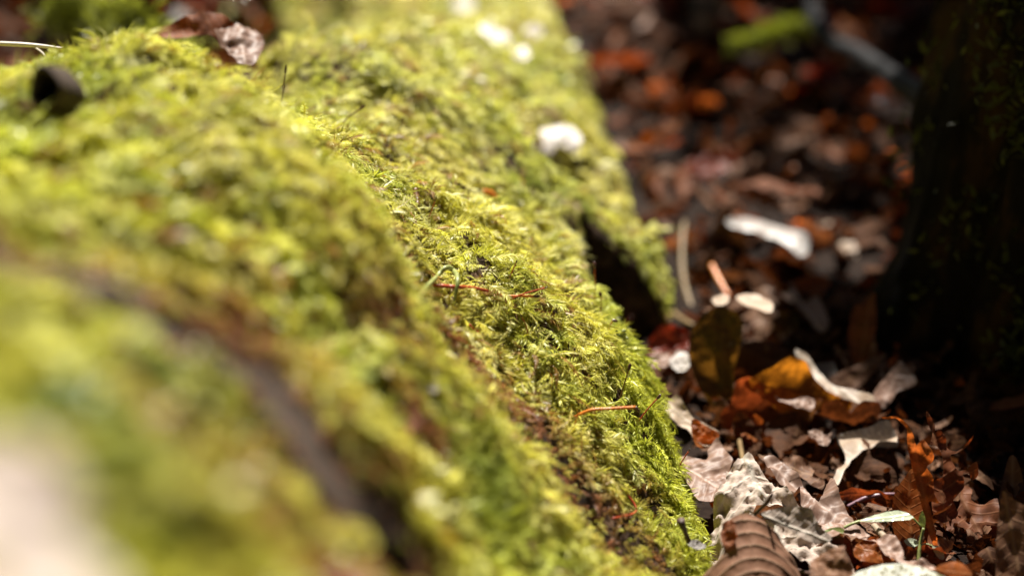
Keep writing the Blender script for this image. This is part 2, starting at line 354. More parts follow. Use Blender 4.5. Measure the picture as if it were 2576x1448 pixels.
# fewer where bark shows
bd = polydist(cx, cy, band); keep = np.clip((bd-.004)/.009, .05, 1)*(1-.995*np.clip(PD[:-1,:-1].ravel()*3, 0, 1))
for (c, r) in pits: keep = keep*np.clip((np.hypot(cx-c[0], cy-c[1])-r)/.004, 0, 1)
for (c, r) in browns: keep = keep*np.clip(.8+.2*(np.hypot(cx-c[0], cy-c[1])-r*.5)/r, .8, 1)
wgt = wgt*keep*np.clip(.75+.9*fbm(cx*60, cy*60, 2.2), .3, 1.2)
wgt = wgt/wgt.sum()
NF = 92000
pick = rng.choice(len(cx), NF, p=wgt)
fx = cx[pick]+rng.random(NF)*GD; fy = cy[pick]+rng.random(NF)*GD; fh = hs(fx, fy); fn = nrm(fx, fy)
fz = fy*CP-(fh-CH)*SP
# direction: down the slope, swirling
dn = np.stack([fn[:,0]*1.0+.25, fn[:,1]*1.0-.10, np.zeros(NF)], -1)
sw = fbm(fx*18, fy*18, 6.6)*2.3 + rng.normal(0, .65, NF)
c_, s_ = np.cos(sw), np.sin(sw)
dn = np.stack([dn[:,0]*c_-dn[:,1]*s_, dn[:,0]*s_+dn[:,1]*c_, dn[:,2]], -1)
dn -= fn*(dn*fn).sum(1, keepdims=True); dn /= np.linalg.norm(dn, axis=1, keepdims=True)+1e-9
sd = np.cross(fn, dn)
patch = fbm(fx*24, fy*24, 3.3); patch2 = fbm(fx*75, fy*75, 8.3); rnd = rng.random(NF)
c_lime = np.array([.44,.465,.08]); c_yel = np.array([.56,.52,.11]); c_straw = np.array([.62,.59,.30]); c_green = np.array([.13,.21,.03]); c_olive = np.array([.36,.34,.035]); c_brown = np.array([.24,.095,.035])
def mixc(a, b, t): t = np.clip(t, 0, 1)[:,None]; return a*(1-t)+b*t
fc = mixc(np.tile(c_lime, (NF,1)), np.tile(c_yel, (NF,1)), .5+patch*1.6)
fc = mixc(fc, np.tile(c_green, (NF,1)), (patch2-.2)*1.5)
fc = mixc(fc, np.tile(c_straw, (NF,1)), ((fz > .56)*.35+.12)*(rnd < .5)+(-patch2-.2)*.8)
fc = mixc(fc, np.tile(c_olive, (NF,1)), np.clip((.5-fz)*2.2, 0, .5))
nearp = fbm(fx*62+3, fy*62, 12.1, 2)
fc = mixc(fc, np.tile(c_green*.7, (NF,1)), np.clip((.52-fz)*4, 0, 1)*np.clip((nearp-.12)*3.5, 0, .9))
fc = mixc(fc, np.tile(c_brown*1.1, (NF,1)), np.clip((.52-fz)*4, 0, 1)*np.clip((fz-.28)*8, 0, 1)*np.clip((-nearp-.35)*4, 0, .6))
fc = mixc(fc, np.tile(c_brown, (NF,1)), (rng.random(NF) < .11)*.8)
bm = np.zeros(NF)
for (c, r) in browns: bm = np.maximum(bm, np.exp(-((np.hypot(fx-c[0], fy-c[1]))/(r*1.15))**2))
bm = np.maximum(bm, .8*np.exp(-(np.maximum(polydist(fx, fy, band)-.008, 0)/.007)**2))
fc = mixc(fc, np.tile(c_brown, (NF,1))*np.array([1.1,1.1,1.2]), bm*1.3*(rng.random(NF) < .85))
fc = mixc(fc, np.tile([.46,.50,.06], (NF,1)), .75*np.clip((fx-.028)/.02, 0, 1)*(fy < .66)*(1-bm))
fc = mixc(fc, np.tile(c_straw, (NF,1)), .35*np.clip((fy-.62)/.15, 0, 1)*(1-bm)*(rng.random(NF) < .7))
fc *= (.82+.60*rng.random(NF))[:,None]; fc = np.clip(fc, 0, .85)
L = (.0045+.0095*rng.random(NF)**1.7)*np.where(fz < .42, .85, 1)*(1-.3*bm)
L = L*(1-.35*np.clip(bm, 0, 1)); L = np.where((rng.random(NF) < .03) & (fz > .5), L*1.45, L); L = L*(.55+.45*np.clip((polydist(fx, fy, band)-.012)/.015, 0, 1)); L = L*(1-.65*np.clip(PN[np.clip(((fx-GX0)/GD).astype(int),0,len(gx)-1), np.clip(((fy-GY0)/GD).astype(int),0,len(gy)-1)]*4, 0, 1)); lift = .25+.55*rng.random(NF); droop = .5+.7*rng.random(NF); bend = rng.normal(0, .35, NF)
VL, FL, CL = [], [], []; voff = 0
def curve(t, I):
    """stem of frond set I at param t -> position"""
    l = L[I][:,None]
    return (np.stack([fx[I],fy[I],fh[I]], -1)+dn[I]*l*t+sd[I]*l*(bend[I][:,None]*t*t)+fn[I]*l*((lift[I][:,None]*t)*1.25-(droop[I][:,None])*t*t*.62)
            )
def emit_quads(Q, C):
    """Q list of 4 arrays (m,3)"""
    global voff
    m = len(Q[0]); Vv = np.stack(Q, 1).reshape(-1, 3); VL.append(Vv.astype(np.float32))
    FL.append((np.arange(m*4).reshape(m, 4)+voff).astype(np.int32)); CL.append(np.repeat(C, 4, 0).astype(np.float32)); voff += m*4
kind = rng.random(NF); thr = (kind >= .66) & (kind < .82); lift = np.where(thr, lift+.25, lift); droop = np.where(thr, droop*1.35, droop); L = np.where(thr, L*1.15, L); bend = np.where(thr, bend*1.8, bend)
crisp = (fz > .47) & (fz < .80)
def frond(I, npn, wid, plen):
    k = I.sum() if I.dtype == bool else len(I); I = np.where(I)[0] if I.dtype == bool else I
    st = 7
    for j in range(st):   # stem strip
        a = curve(j/st, I); b = curve((j+1)/st, I); w_ = sd[I]*L[I][:,None]*.022; wb = w_*(1-j/st*.5)
        emit_quads([a-wb, a+wb, b+wb, b-wb], fc[I]*np.array([.8,.7,.6]))
    for j in range(npn):
        t = .12+.88*(j+.5)/npn; p = curve(t, I); p2 = curve(min(t+.08, 1.05), I); tg = p2-p; tg /= np.linalg.norm(tg, axis=1, keepdims=True)+1e-9
        ln = L[I][:,None]*plen*math.sin(math.pi*(.16+.80*t))
        for s in (-1, 1):
            o = sd[I]*s; upv = np.cross(tg, o)*s
            dv = tg*.75+o*(.75+.2*rng.random((len(I),1)))+fn[I]*rng.normal(-.08, .28, (len(I),1)); dv /= np.linalg.norm(dv, axis=1, keepdims=True)
            pv = np.cross(dv, fn[I]+rng.normal(0, .5, (len(I),3))); pv /= np.linalg.norm(pv, axis=1, keepdims=True)+1e-9
            lj = ln*(.75+.5*rng.random((len(I),1)))
            mid = p+dv*lj*.45; wv = pv*lj*wid
            tip = p+dv*lj+tg*lj*.15-fn[I]*lj*.12
            cj = fc[I]*(.8+.5*rng.random((len(I),1)))*(1+.25*(t-.4))
            emit_quads([p, mid-wv, tip, mid+wv], cj)
def tuft(I, npn, wid):
    I = np.where(I)[0]
    for j in range(npn):
        n_ = len(I); a = rng.random((n_,1))*2*math.pi; el = .25+rng.random((n_,1))*1.1
        dv = (dn[I]*np.cos(a)+sd[I]*np.sin(a))*np.cos(el)+fn[I]*np.sin(el)+dn[I]*.3; dv /= np.linalg.norm(dv, axis=1, keepdims=True)
        base = np.stack([fx[I],fy[I],fh[I]], -1)+fn[I]*.0015*rng.random((n_,1))+dn[I]*L[I][:,None]*.25*rng.normal(0, .5, (n_,1))
        l = L[I][:,None]*(.35+.35*rng.random((n_,1))); pv = np.cross(dv, rng.normal(0, 1, (n_,3))); pv /= np.linalg.norm(pv, axis=1, keepdims=True)+1e-9
        mid = base+dv*l*.5; tip = base+dv*l+dn[I]*l*.25; wv = pv*l*wid
        emit_quads([base, mid-wv, tip, mid+wv], fc[I]*(.75+.5*rng.random((n_,1))))
frond(crisp & (kind < .66), 21, .080, .31)
frond(crisp & thr, 20, .30, .10)
frond((~crisp) & (kind < .82), 7, .30, .42)
tuft(crisp & (kind >= .82), 15, .06)
tuft((~crisp) & (kind >= .82), 8, .26)
mossV = np.concatenate(VL); mossF = np.concatenate(FL); mossC = np.concatenate(CL)
m, t, out = newmat('moss_leaflets')
at = N(t, 'ShaderNodeAttribute'); at.attribute_name = 'Col'
p = N(t, 'ShaderNodeBsdfPrincipled'); p.inputs['Roughness'].default_value = .42; p.inputs['Specular IOR Level'].default_value = .4
t.links.new(at.outputs[0], p.inputs['Base Color']); tr = N(t, 'ShaderNodeBsdfTranslucent')
g = N(t, 'ShaderNodeMix', data_type='RGBA', blend_type='MULTIPLY'); g.inputs[0].default_value = 1; g.inputs[7].default_value = (1.2, 1.2, .72, 1)
t.links.new(at.outputs[0], g.inputs[6]); t.links.new(g.outputs[2], tr.inputs[0])
ms = N(t, 'ShaderNodeMixShader'); ms.inputs[0].default_value = .34; t.links.new(p.outputs[0], ms.inputs[1]); t.links.new(tr.outputs[0], ms.inputs[2]); t.links.new(ms.outputs[0], out.inputs[0])
M['moss'] = m
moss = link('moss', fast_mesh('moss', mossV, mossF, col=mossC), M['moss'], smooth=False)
tag(moss, 'carpet of feathery yellow green moss draped over the fallen log', 'moss', kind='stuff')

# ------------------------------------------------------------------ ground
gnx = np.concatenate([np.linspace(-40,-1.2,14), np.linspace(-1,1.2,110), np.linspace(1.5,40,14)]); gny = np.concatenate([np.linspace(-40,-.6,14), np.linspace(-.4,2.4,130), np.linspace(2.8,60,16)])
GXX, GYY = np.meshgrid(gnx, gny, indexing='ij'); GH = .006*fbm(GXX*9, GYY*9, .3)-.008
idx = np.arange(GXX.size).reshape(GXX.shape); F = np.stack([idx[:-1,:-1], idx[1:,:-1], idx[1:,1:], idx[:-1,1:]], -1).reshape(-1, 4)
gr = link('ground', fast_mesh('ground', np.stack([GXX,GYY,GH], -1).reshape(-1,3), F), M['soil']); tag(gr, kind='structure')

# ------------------------------------------------------------------ leaves
def fill_outline(o2, step):
    """2D outline -> (points, triangles) with an interior grid"""
    o2 = [Vector(q) for q in o2]; res = []
    n_ = len(o2)
    for i in range(n_):
        p0, p1, p2, p3 = o2[i-1], o2[i], o2[(i+1) % n_], o2[(i+2) % n_]
        k = max(1, int((p2-p1).length/step))
        for s in range(k):
            t_ = s/k; q = 0.5*((2*p1)+(p2-p0)*t_+(2*p0-5*p1+4*p2-p3)*t_*t_+(3*p1-p0-3*p2+p3)*t_**3)
            lin = p1.lerp(p2, t_); res.append(lin.lerp(q, .8))
    res = [q+Vector((random.uniform(-1,1), random.uniform(-1,1)))*step*.10 for q in res]
    nb = len(res); xs = [q.x for q in res]; ys = [q.y for q in res]; arr = np.array([(q.x,q.y) for q in res])
    def inside(x, y):
        c = False; j = nb-1
        for i in range(nb):
            if ((ys[i] > y) != (ys[j] > y)) and (x < (xs[j]-xs[i])*(y-ys[i])/(ys[j]-ys[i])+xs[i]): c = not c
            j = i
        return c
    inner = []
    y = min(ys)+step*.5; row = 0
    while y < max(ys):
        x = min(xs)+step*(.5 if row % 2 else 0)
        while x < max(xs):
            if inside(x, y) and np.hypot(arr[:,0]-x, arr[:,1]-y).min() > step*.55: inner.append(Vector((x,y)))
            x += step
        y += step*.87; row += 1
    r = geometry.delaunay_2d_cdt(res+inner, [], [list(range(nb))], 1, 1e-9)
    return [(v.x, v.y) for v in r[0]], [tuple(f) for f in r[2]]
def shape_leaf(me_name, P2, T, axis, center, ex_, ey_, en_, cup, wr, wf, seed, pleat=0, npl=8, slant=.55, roll=0, vscale=None):
    """P2 in-plane coordinates; axis = ((base),(tip)) in plane; returns mesh with UV"""
    a = np.array(P2, float); b0 = np.array(axis[0]); b1 = np.array(axis[1]); d = b1-b0; Ln = np.linalg.norm(d); d = d/Ln; pr = np.array([-d[1], d[0]])
    u = ((a-b0)@d)/Ln; v = ((a-b0)@pr)/Ln
    size = Ln
    hgt = cup*size*(v**2)*2.2 + roll*size*((u-.5)**2)*1.2 + wr*size*(fbm(u*wf+seed*3.1, v*wf+seed*1.7, seed, 3)) + wr*.35*size*fbm(u*wf*3, v*wf*3, seed+5, 2)
    edge = np.clip(abs(v)*2.5, 0, 1)**3; hgt += wr*size*1.3*edge*fbm(u*6+seed, v*1.5, seed+2, 2)
    if pleat: hgt += pleat*size*(1-np.abs(((u-(np.abs(v)*slant if slant > 0 else -slant*v*v))*npl) % 1.0-.5)*2)**3 - pleat*size*.8*np.exp(-(v/.02)**2)
    Vv = np.array(center)[None,:]+a[:,:1]*np.array(ex_)[None,:]+a[:,1:2]*np.array(ey_)[None,:]+hgt[:,None]*np.array(en_)[None,:]
    me = bpy.data.meshes.new(me_name); me.from_pydata([tuple(q) for q in Vv], [], T)
    uvl = me.uv_layers.new(name='UVMap'); li = np.zeros(len(me.loops), np.int32); me.loops.foreach_get('vertex_index', li)
    uvl.data.foreach_set('uv', np.stack([u, v], -1)[li].astype(np.float32).ravel())
    return me
HERO = []
def traced(name, outline, z0, normal, mat, label, cat='leaf', axis=None, fn_=None, cup=.25, wr=.05, wf=3.5, pleat=0, npl=8, slant=.55, roll=0, stalk=None, parent=None, res=26, group=None, seed=None, part='blade', tmat=None, trad=.0007):
    """a leaf from its outline; it lies in a tilted plane at its own distance and is cupped and crumpled"""
    o = [fn_(q) if fn_ else q for q in outline]
    c = (sum(q[0] for q in o)/len(o), sum(q[1] for q in o)/len(o)); C = P(c[0], c[1], z0); nn = Vector(normal).normalized()
    HERO.append((C.x, C.y)); O = Vector((0,0,CH)); X = Vector((1,0,0)); X = (X-nn*X.dot(nn)).normalized(); Y = nn.cross(X)
    def on(q):
        d = P(q[0], q[1], 1.0)-O; tt = (C-O).dot(nn)/d.dot(nn); w_ = O+d*tt-C; return (w_.dot(X), w_.dot(Y))
    o2 = [on(q) for q in o]
    if axis: ax = [on(fn_(q) if fn_ else q) for q in axis]
    else:
        k = max(range(len(o2)), key=lambda i: Vector(o2[i]).length); far = o2[k]; ax = [(-far[0], -far[1]), far]
    mx = max(max(q[0] for q in o2)-min(q[0] for q in o2), max(q[1] for q in o2)-min(q[1] for q in o2))
    P2, T = fill_outline(o2, mx/res)
    sd_ = seed if seed is not None else random.uniform(0, 40)
    me = shape_leaf('blade', P2, T, ax, (0,0,0) if parent is None else tuple(C), X, Y, nn, cup, wr, wf, sd_, pleat, npl, slant, roll)
    if parent is not None: return link(part, me, mat, parent)
    if not stalk:
        ob = link(name, me, mat); ob.location = C; tag(ob, label, cat, group); return ob
    root = empty(name, C, label, cat, group)
    bl = link('blade', me, mat); bl.parent = root
    sp = [P(*((fn_(q[:2]) if fn_ else q[:2])+(q[2],))) for q in stalk]
    V_, F_ = tube_data([p_-C for p_ in sp], trad, 6); ms_ = bpy.data.meshes.new('stalk'); ms_.from_pydata(V_, [], F_); st = link('stalk', ms_, tmat or M['twig']); st.parent = root
    return root

UP = (0,-.15,1)
T8 = lambda *a, **k: traced(*a, fn_=Z8, **k)
T6 = lambda *a, **k: traced(*a, fn_=Z6, **k)
# --- leaves at the foot of the log, in focus
gl = T8('dead_leaf', [(650,600),(700,605),(760,700),(850,790),(960,880),(1060,985),(1130,1060),(1160,1110),(1250,1190),(1330,1250),(1400,1310),(1465,1370),(1430,1390),(1340,1400),(1130,1380),(1000,1300),(800,1250),(600,1330),(450,1370),(300,1340),(265,1230),(300,1140),(420,1060),(430,930),(470,850),(520,790),(530,720),(590,650)],
   .612, (-.15,-.30,.9), LM['grey'], 'large crinkled grey beige leaf leaning against the foot of the mossy log', axis=[(640,600),(1000,1400)], cup=-.35, wr=.16, wf=6.5, res=60, stalk=[(1000,1400,.59),(1060,1420,.585),(1110,1430,.58)])
fl_ = T8('folded_lobe', [(750,1015),(860,985),(980,975),(1080,990),(1130,1050),(1160,1110),(1250,1180),(1200,1230),(1060,1200),(950,1120),(830,1070)], .588, (.1,-.65,.7), LM['grey'], None, axis=[(760,1020),(1200,1200)], cup=.3, wr=.09, parent=gl, part='folded_lobe')
T8('dead_leaf', [(500,1110),(560,1045),(650,1018),(720,1030),(800,1060),(900,1120),(980,1190),(1040,1260),(1090,1340),(1115,1448),(1120,1540),(350,1540),(335,1440),(420,1350),(500,1290),(520,1240),(500,1180)],
   .573, (.1,-.50,.85), LM['ribbed'], 'brown curved leaf with strong parallel ribs in front of the crinkled grey leaf', axis=[(640,1020),(780,1640)], cup=-.5, wr=.035, wf=3, pleat=.019, npl=7, slant=-.9, res=70)
T8('dead_leaf', [(1110,1330),(1200,1280),(1330,1240),(1345,1290),(1390,1370),(1405,1448),(1380,1520),(1130,1520),(1100,1400)], .568, (-.2,-.5,.8), LM['brown'], 'small brown curled leaf between the ribbed leaf and the pale spotted leaf', cup=-.3, wr=.08)
T8('dead_leaf', [(1385,1445),(1500,1390),(1600,1360),(1720,1355),(1850,1380),(1950,1420),(2030,1455),(2060,1540),(1380,1540)], .565, (.05,-.35,.9), LM['spotted'], 'pale green grey spotted leaf cut off by the bottom edge of the photo', axis=[(1380,1480),(2060,1480)], cup=-.3, wr=.04)
T8('dead_leaf', [(1950,1400),(2010,1365),(2100,1340),(2160,1355),(2200,1400),(2220,1448),(2225,1540),(2100,1520),(2050,1440)], .568, (.1,-.6,.8), LM['orange'], 'smooth orange red leaf arching up at the bottom edge, right of the spotted leaf', cup=-.5, wr=.03)
T8('dead_leaf', [(2430,860),(2480,900),(2573,960),(2660,1000),(2660,1540),(2410,1540),(2375,1300),(2390,1150),(2400,1020)], .585, (-.25,-.8,.5), LM['brown'], 'tall brown veined leaf standing upright at the right edge of the photo', axis=[(2440,860),(2560,1540)], cup=.25, wr=.04, wf=2.5)
ok = T8('oak_leaf', [(1595,352),(1640,350),(1690,344),(1740,375),(1785,425),(1810,470),(1832,545),(1880,508),(1950,600),(1945,660),(1905,700),(1950,775),(1955,880),(1990,945),(1920,935),(1935,1010),(1975,1190),(1975,1262),(1930,1190),(1880,1010),(1840,850),(1795,670),(1770,540),(1768,440),(1735,400),(1690,362),(1640,368),(1600,362)],
   .612, (-.25,-.85,.45), LM['orange'], 'upright orange oak leaf strip with a long hooked tip', axis=[(1960,1250),(1790,430)], cup=.6, wr=.09, wf=3, res=60)
T8('oak_leaf', [(1903,312),(1935,350),(1962,400),(1965,450),(1952,480),(1990,440),(2022,465),(2040,510),(2050,572),(2100,588),(2145,550),(2180,480),(2172,530),(2130,592),(2062,618),(2082,680),(2105,722),(2150,715),(2200,662),(2212,755),(2185,792),(2165,740),(2130,745),(2150,830),(2085,920),(2112,1010),(2090,1050),(2000,1080),(1930,1000),(1955,800),(2010,762),(2012,640),(1980,560),(1925,540),(1945,470),(1915,400)],
   .622, (.2,-.8,.5), LM['russet'], 'jagged russet oak leaf with curling pointed lobes, behind the hooked orange one', axis=[(2030,1080),(1930,320)], cup=.5, wr=.08, wf=3, res=60)
T8('dead_leaf', [(1800,710),(1740,780),(1660,900),(1640,1100),(1680,1190),(1850,1250),(1930,1210),(1900,1000),(1850,820)], .622, (.35,-.7,.6), LM['orange'], 'broad orange brown leaf standing behind the green seedling', cup=.4, wr=.05, axis=[(1800,1250),(1780,720)])
T8('dead_leaf', [(2150,820),(2220,850),(2210,920),(2300,950),(2390,930),(2400,1100),(2360,1250),(2400,1400),(2300,1380),(2220,1260),(2100,1180),(1990,1100),(2080,1030),(2130,960)], .63, (-.2,-.5,.8), LM['russet'], 'torn dark russet leaf between the oak leaves and the tall brown leaf', wr=.12)
T8('dead_leaf', [(110,640),(200,630),(390,650),(400,600),(470,555),(540,640),(570,680),(530,760),(510,850),(440,930),(340,930),(260,820),(200,730)], .650, (-.1,-.15,1), LM['mauve'], 'glossy pinkish leaf lying flat between the moss edge and the crinkled grey leaf', axis=[(130,640),(520,860)], cup=.15, wr=.07, pleat=.02, npl=5, res=34)
T8('dead_leaf', [(780,680),(850,660),(960,720),(1040,790),(1080,860),(1160,930),(1200,850),(1250,770),(1300,900),(1350,980),(1410,1080),(1280,1115),(1150,1065),(1060,970),(950,860),(860,780)], .628, (-.1,-.15,1), LM['mauve'], 'curled mauve brown leaf with a raised point, right of the crinkled grey leaf', axis=[(800,680),(1380,1090)], cup=.35, wr=.09, pleat=.02, npl=6, res=36)
T8('dead_leaf', [(740,620),(850,640),(950,650),(970,615),(1080,650),(1130,720),(1115,775),(1200,800),(1180,865),(1100,835),(1050,780),(1000,720),(900,700),(790,670)], .655, (0,-.4,.9), LM['brown'], 'small crumpled brown leaf behind the curled mauve leaf', wr=.14, cup=.4)
T8('dead_leaf', [(110,260),(180,220),(240,280),(290,350),(330,380),(420,430),(470,460),(465,520),(380,570),(310,540),(260,440),(180,390),(110,330)], .680, (-.1,-.4,.9), LM['tan'], 'pale pinkish leaf curled like a roll beside the moss edge', wr=.1, cup=.6)
T8('dead_leaf', [(290,370),(345,390),(420,440),(465,470),(450,540),(370,575),(310,560),(285,470)], .672, (.2,-.7,.6), LM['orange'], 'small rust orange leaf fragment touching the pinkish rolled leaf', wr=.1, cup=.4)
T8('dead_leaf', [(640,120),(740,55),(840,5),(940,-60),(1060,-20),(1150,100),(1250,190),(1400,250),(1350,330),(1150,300),(1080,400),(1020,425),(900,330),(800,230),(700,180)], .703, (.1,-.85,.45), LM['amber'], 'glowing amber leaf backlit by the sun in the middle of the litter', wr=.08, cup=.2, axis=[(660,130),(1300,260)])
T8('dead_leaf', [(1000,-120),(1080,-70),(1160,40),(1270,135),(1420,165),(1545,230),(1535,335),(1450,260),(1280,205),(1150,155),(1070,30),(1010,-60)], .712, (-.3,-.35,.9), LM['tan'], 'long pale curved leaf edge arching over the amber leaf', wr=.05, cup=.5)
T8('dead_leaf', [(860,210),(960,240),(1050,220),(1130,240),(1120,310),(1050,300),(960,270)], .695, (0,-.4,1), LM['mauve'], 'small pale leaf shred lying across the amber leaf', wr=.1)
T8('dead_leaf', [(1290,480),(1500,425),(1620,375),(1680,480),(1695,590),(1600,575),(1500,620),(1385,655),(1335,745),(1290,800),(1262,765),(1345,650),(1300,560)], .675, (0,.1,.95), LM['tan'], 'grey leaf with a bright ragged rim lying in front of the oak leaves', wr=.08, cup=.3)
T8('dead_leaf', [(1290,480),(1500,425),(1620,375),(1690,470),(1690,560),(1560,560),(1400,600),(1330,600)], .682, (.1,-.8,.6), LM['shadowgrey'], 'dull grey leaf standing behind the leaf with the bright ragged rim', wr=.06, cup=.2)
T8('dead_leaf', [(1380,960),(1410,830),(1465,735),(1500,760),(1600,770),(1620,810),(1560,820),(1640,830),(1700,830),(1690,880),(1560,900),(1440,920)], .675, (0,-.5,.8), LM['russet'], 'folded dark russet leaf behind the purple stalk', wr=.12, cup=.6)
T8('dead_leaf', [(1090,455),(1150,440),(1210,480),(1250,470),(1230,540),(1190,560),(1130,520)], .68, (0,-.3,.9), LM['mauve'], 'tiny glossy brown leaf scrap in the dark gap above the mauve leaf', wr=.12)
T8('dead_leaf', [(655,350),(720,335),(775,370),(765,410),(700,410),(660,395)], .70, (0,-.9,.4), LM['orange'], 'small round orange leaf scrap under the amber leaf', wr=.05)
T8('dead_leaf', [(1440,1210),(1600,1180),(1640,1290),(1680,1340),(1540,1360),(1420,1330),(1400,1280)], .60, (.1,-.5,.8), LM['orange'], 'orange leaf piece in the shade left of the seedling stem', wr=.1)
T8('dead_leaf', [(1180,1100),(1330,1080),(1470,1130),(1560,1200),(1480,1190),(1330,1150),(1250,1190)], .605, (0,-.1,1), LM['mauve'], 'pink flat leaf strip under the small green leaf', wr=.06)
T8('dead_leaf', [(1560,1190),(1660,1180),(1740,1280),(1750,1350),(1900,1340),(1980,1390),(1820,1400),(1660,1330),(1600,1260)], .59, (0,-.2,.95), LM['mauve'], 'brown pink leaf lying flat at the seedling base', wr=.1)
T8('dead_leaf', [(500,1090),(560,1060),(600,1120),(590,1200),(530,1260),(500,1200)], .574, (-.5,-.5,.6), LM['russet'], 'tiny torn russet leaf scrap on the left side of the ribbed leaf', wr=.2)
T8('dead_leaf', [(265,1240),(300,1200),(370,1220),(385,1250),(330,1270)], .590, (0,-.3,1), LM['shadowgrey'], 'curled grey leaf tip poking out beside the hanging moss', wr=.15)
# --- leaves further back, in shade
T6('dead_leaf', [(440,900),(500,820),(590,775),(700,790),(760,880),(740,1050),(700,1200),(700,1350),(620,1430),(520,1360),(440,1200),(410,1050)], .722, (-.15,-.9,.4), LM['olive'], 'mottled yellow brown leaf standing upright right of the mossy hollow', axis=[(620,1430),(640,780)], cup=.2, wr=.06, stalk=[(690,1330,.755),(700,1380,.75),(712,1500,.72),(740,1640,.69),(765,1780,.655)], tmat=M['palestem'], trad=.0011)
T6('dead_leaf', [(560,725),(620,688),(672,698),(660,750),(590,755)], .725, (0,0,1), LM['tan'], 'small bleached leaf curl on top of the mottled yellow brown leaf', wr=.08)
T6('dead_leaf', [(720,700),(830,695),(930,740),(960,775),(930,805),(850,790),(760,755)], .725, (0,.1,1), LM['tan'], 'oblong bleached leaf rim right of the small bleached curl', wr=.05)
T6('dead_leaf', [(930,870),(1000,800),(1110,820),(1130,900),(1060,960),(960,940)], .80, (0,-.8,.5), LM['olive'], 'dull olive leaf behind the dark arched leaf', wr=.08)
T6('dead_leaf', [(700,1220),(715,1060),(770,1000),(870,965),(970,970),(1050,1020),(1120,1100),(1180,1210),(1050,1190),(900,1150),(780,1250)], .75, (-.1,-.7,.7), LM['dark'], 'dark arched leaf with a beaded bright rim above the amber leaf', wr=.08, cup=-.8)
T6('dead_leaf', [(140,1010),(180,950),(240,890),(360,900),(425,955),(405,1045),(260,1065),(160,1050)], .76, (.05,-.8,.6), LM['red'], 'deep red leaf below the mossy hollow', wr=.07)
T6('dead_leaf', [(285,1135),(335,1050),(400,1065),(415,1170),(340,1175)], .72, (-.1,-.2,1), LM['white'], 'small bright white leaf scrap right of the moss', wr=.15)
T6('dead_leaf', [(140,1110),(170,1075),(280,1080),(290,1140),(230,1165),(160,1150)], .73, (0,-.2,1), LM['mauve'], 'pink leaf scrap left of the bright white scrap', wr=.1)
T6('dead_leaf', [(650,215),(690,185),(880,182),(1010,232),(1160,262),(1195,330),(1180,415),(1130,430),(1000,345),(880,295),(700,265)], .872, (-.05,-.25,1), LM['white'], 'long bright white leaf lying across the middle of the shaded litter', axis=[(650,220),(1180,380)], cup=-.3, wr=.04)
T6('dead_leaf', [(1470,790),(1540,740),(1610,680),(1620,900),(1560,1120),(1500,1165),(1440,1000)], .75, (-.3,-.8,.5), LM['russet'], 'reddish brown leaf standing against the base of the dark trunk', wr=.06, axis=[(1510,1160),(1590,700)])
T6('dead_leaf', [(1600,1330),(1700,1200),(1790,1115),(1870,1270),(1760,1310),(1700,1400),(1600,1440)], .715, (.1,-.5,.8), LM['mauve'], 'grey brown pointed leaf in shade at the foot of the trunk', wr=.06)
T6('dead_leaf', [(990,645),(1080,625),(1150,735),(1245,715),(1315,880),(1270,930),(1200,875),(1120,765),(1010,710)], .80, (0,-.2,1), LM['mauve'], 'narrow pale mauve leaf slanting down to the trunk foot', wr=.08)
T6('dead_leaf', [(1320,1230),(1500,1150),(1690,1070),(1600,1200),(1480,1300),(1350,1310)], .735, (0,-.5,.8), LM['brown'], 'pointed brown leaf leaning towards the trunk', wr=.06)
T6('dead_leaf', [(1180,1160),(1350,1130),(1340,1280),(1210,1240)], .745, (0,-.6,.8), LM['shadowgrey'], 'flat grey leaf behind the long pale curved leaf', wr=.05)
T6('dead_leaf', [(1250,250),(1330,215),(1410,280),(1380,370),(1290,360)], .93, (0,-.3,1), LM['tan'], 'pale round leaf right of the long bright white leaf', wr=.1)
T6('dead_leaf', [(1380,370),(1450,330),(1510,400),(1470,500),(1400,480)], .90, (0,-.3,1), LM['tan'], 'pale mottled leaf below the pale round leaf', wr=.1)
# --- leaves lying on the log
def onlog(name, outline, mat, label, normal, dz=-.004, **k):
    c = (sum(q[0] for q in outline)/len(outline), max(q[1] for q in outline)); _, z = hit(*c)
    return traced(name, outline, z+dz, normal, mat, label, **k)
onlog('dead_leaf', [(1322,345),(1345,325),(1390,312),(1440,318),(1462,345),(1455,378),(1425,372),(1405,362),(1385,385),(1350,378),(1332,372)], LM['white'], 'sunlit white leaf perched over the dark hollow of the log', (.05,-.45,.9), dz=-.012, cup=-.25, wr=.08)
onlog('dead_leaf', [(1205,68),(1235,58),(1262,66),(1283,100),(1320,118),(1335,145),(1312,152),(1275,125),(1230,100)], LM['white'], 'torn bleached leaf lying on the far end of the log', (0,-.1,1), wr=.14)
onlog('dead_leaf', [(1135,5),(1175,-10),(1195,15),(1165,35)], LM['white'], 'tiny pale leaf scrap beyond the torn bleached leaf on the log', (0,-.1,1), wr=.1)
onlog('dead_leaf', [(1315,75),(1345,65),(1365,85),(1345,108),(1318,100)], LM['white'], 'small pale leaf scrap right of the torn bleached leaf', (0,-.1,1), wr=.1)
traced('dead_leaf', [(370,95),(430,62),(500,42),(560,45),(600,75),(650,92),(655,125),(625,165),(590,150),(560,110),(520,90),(450,100)], .70, (0,-.6,.8), LM['russet'], 'curled brown leaf caught behind the crest of the log', cup=.5, wr=.07, wf=5)
traced('dead_leaf', [(540,95),(600,60),(650,85),(665,120),(640,160),(600,165),(570,130)], .69, (.1,-.3,1), LM['mauve'], 'crumpled pinkish brown leaf in front of the curled one on the log crest', cup=.5, wr=.11, wf=5)
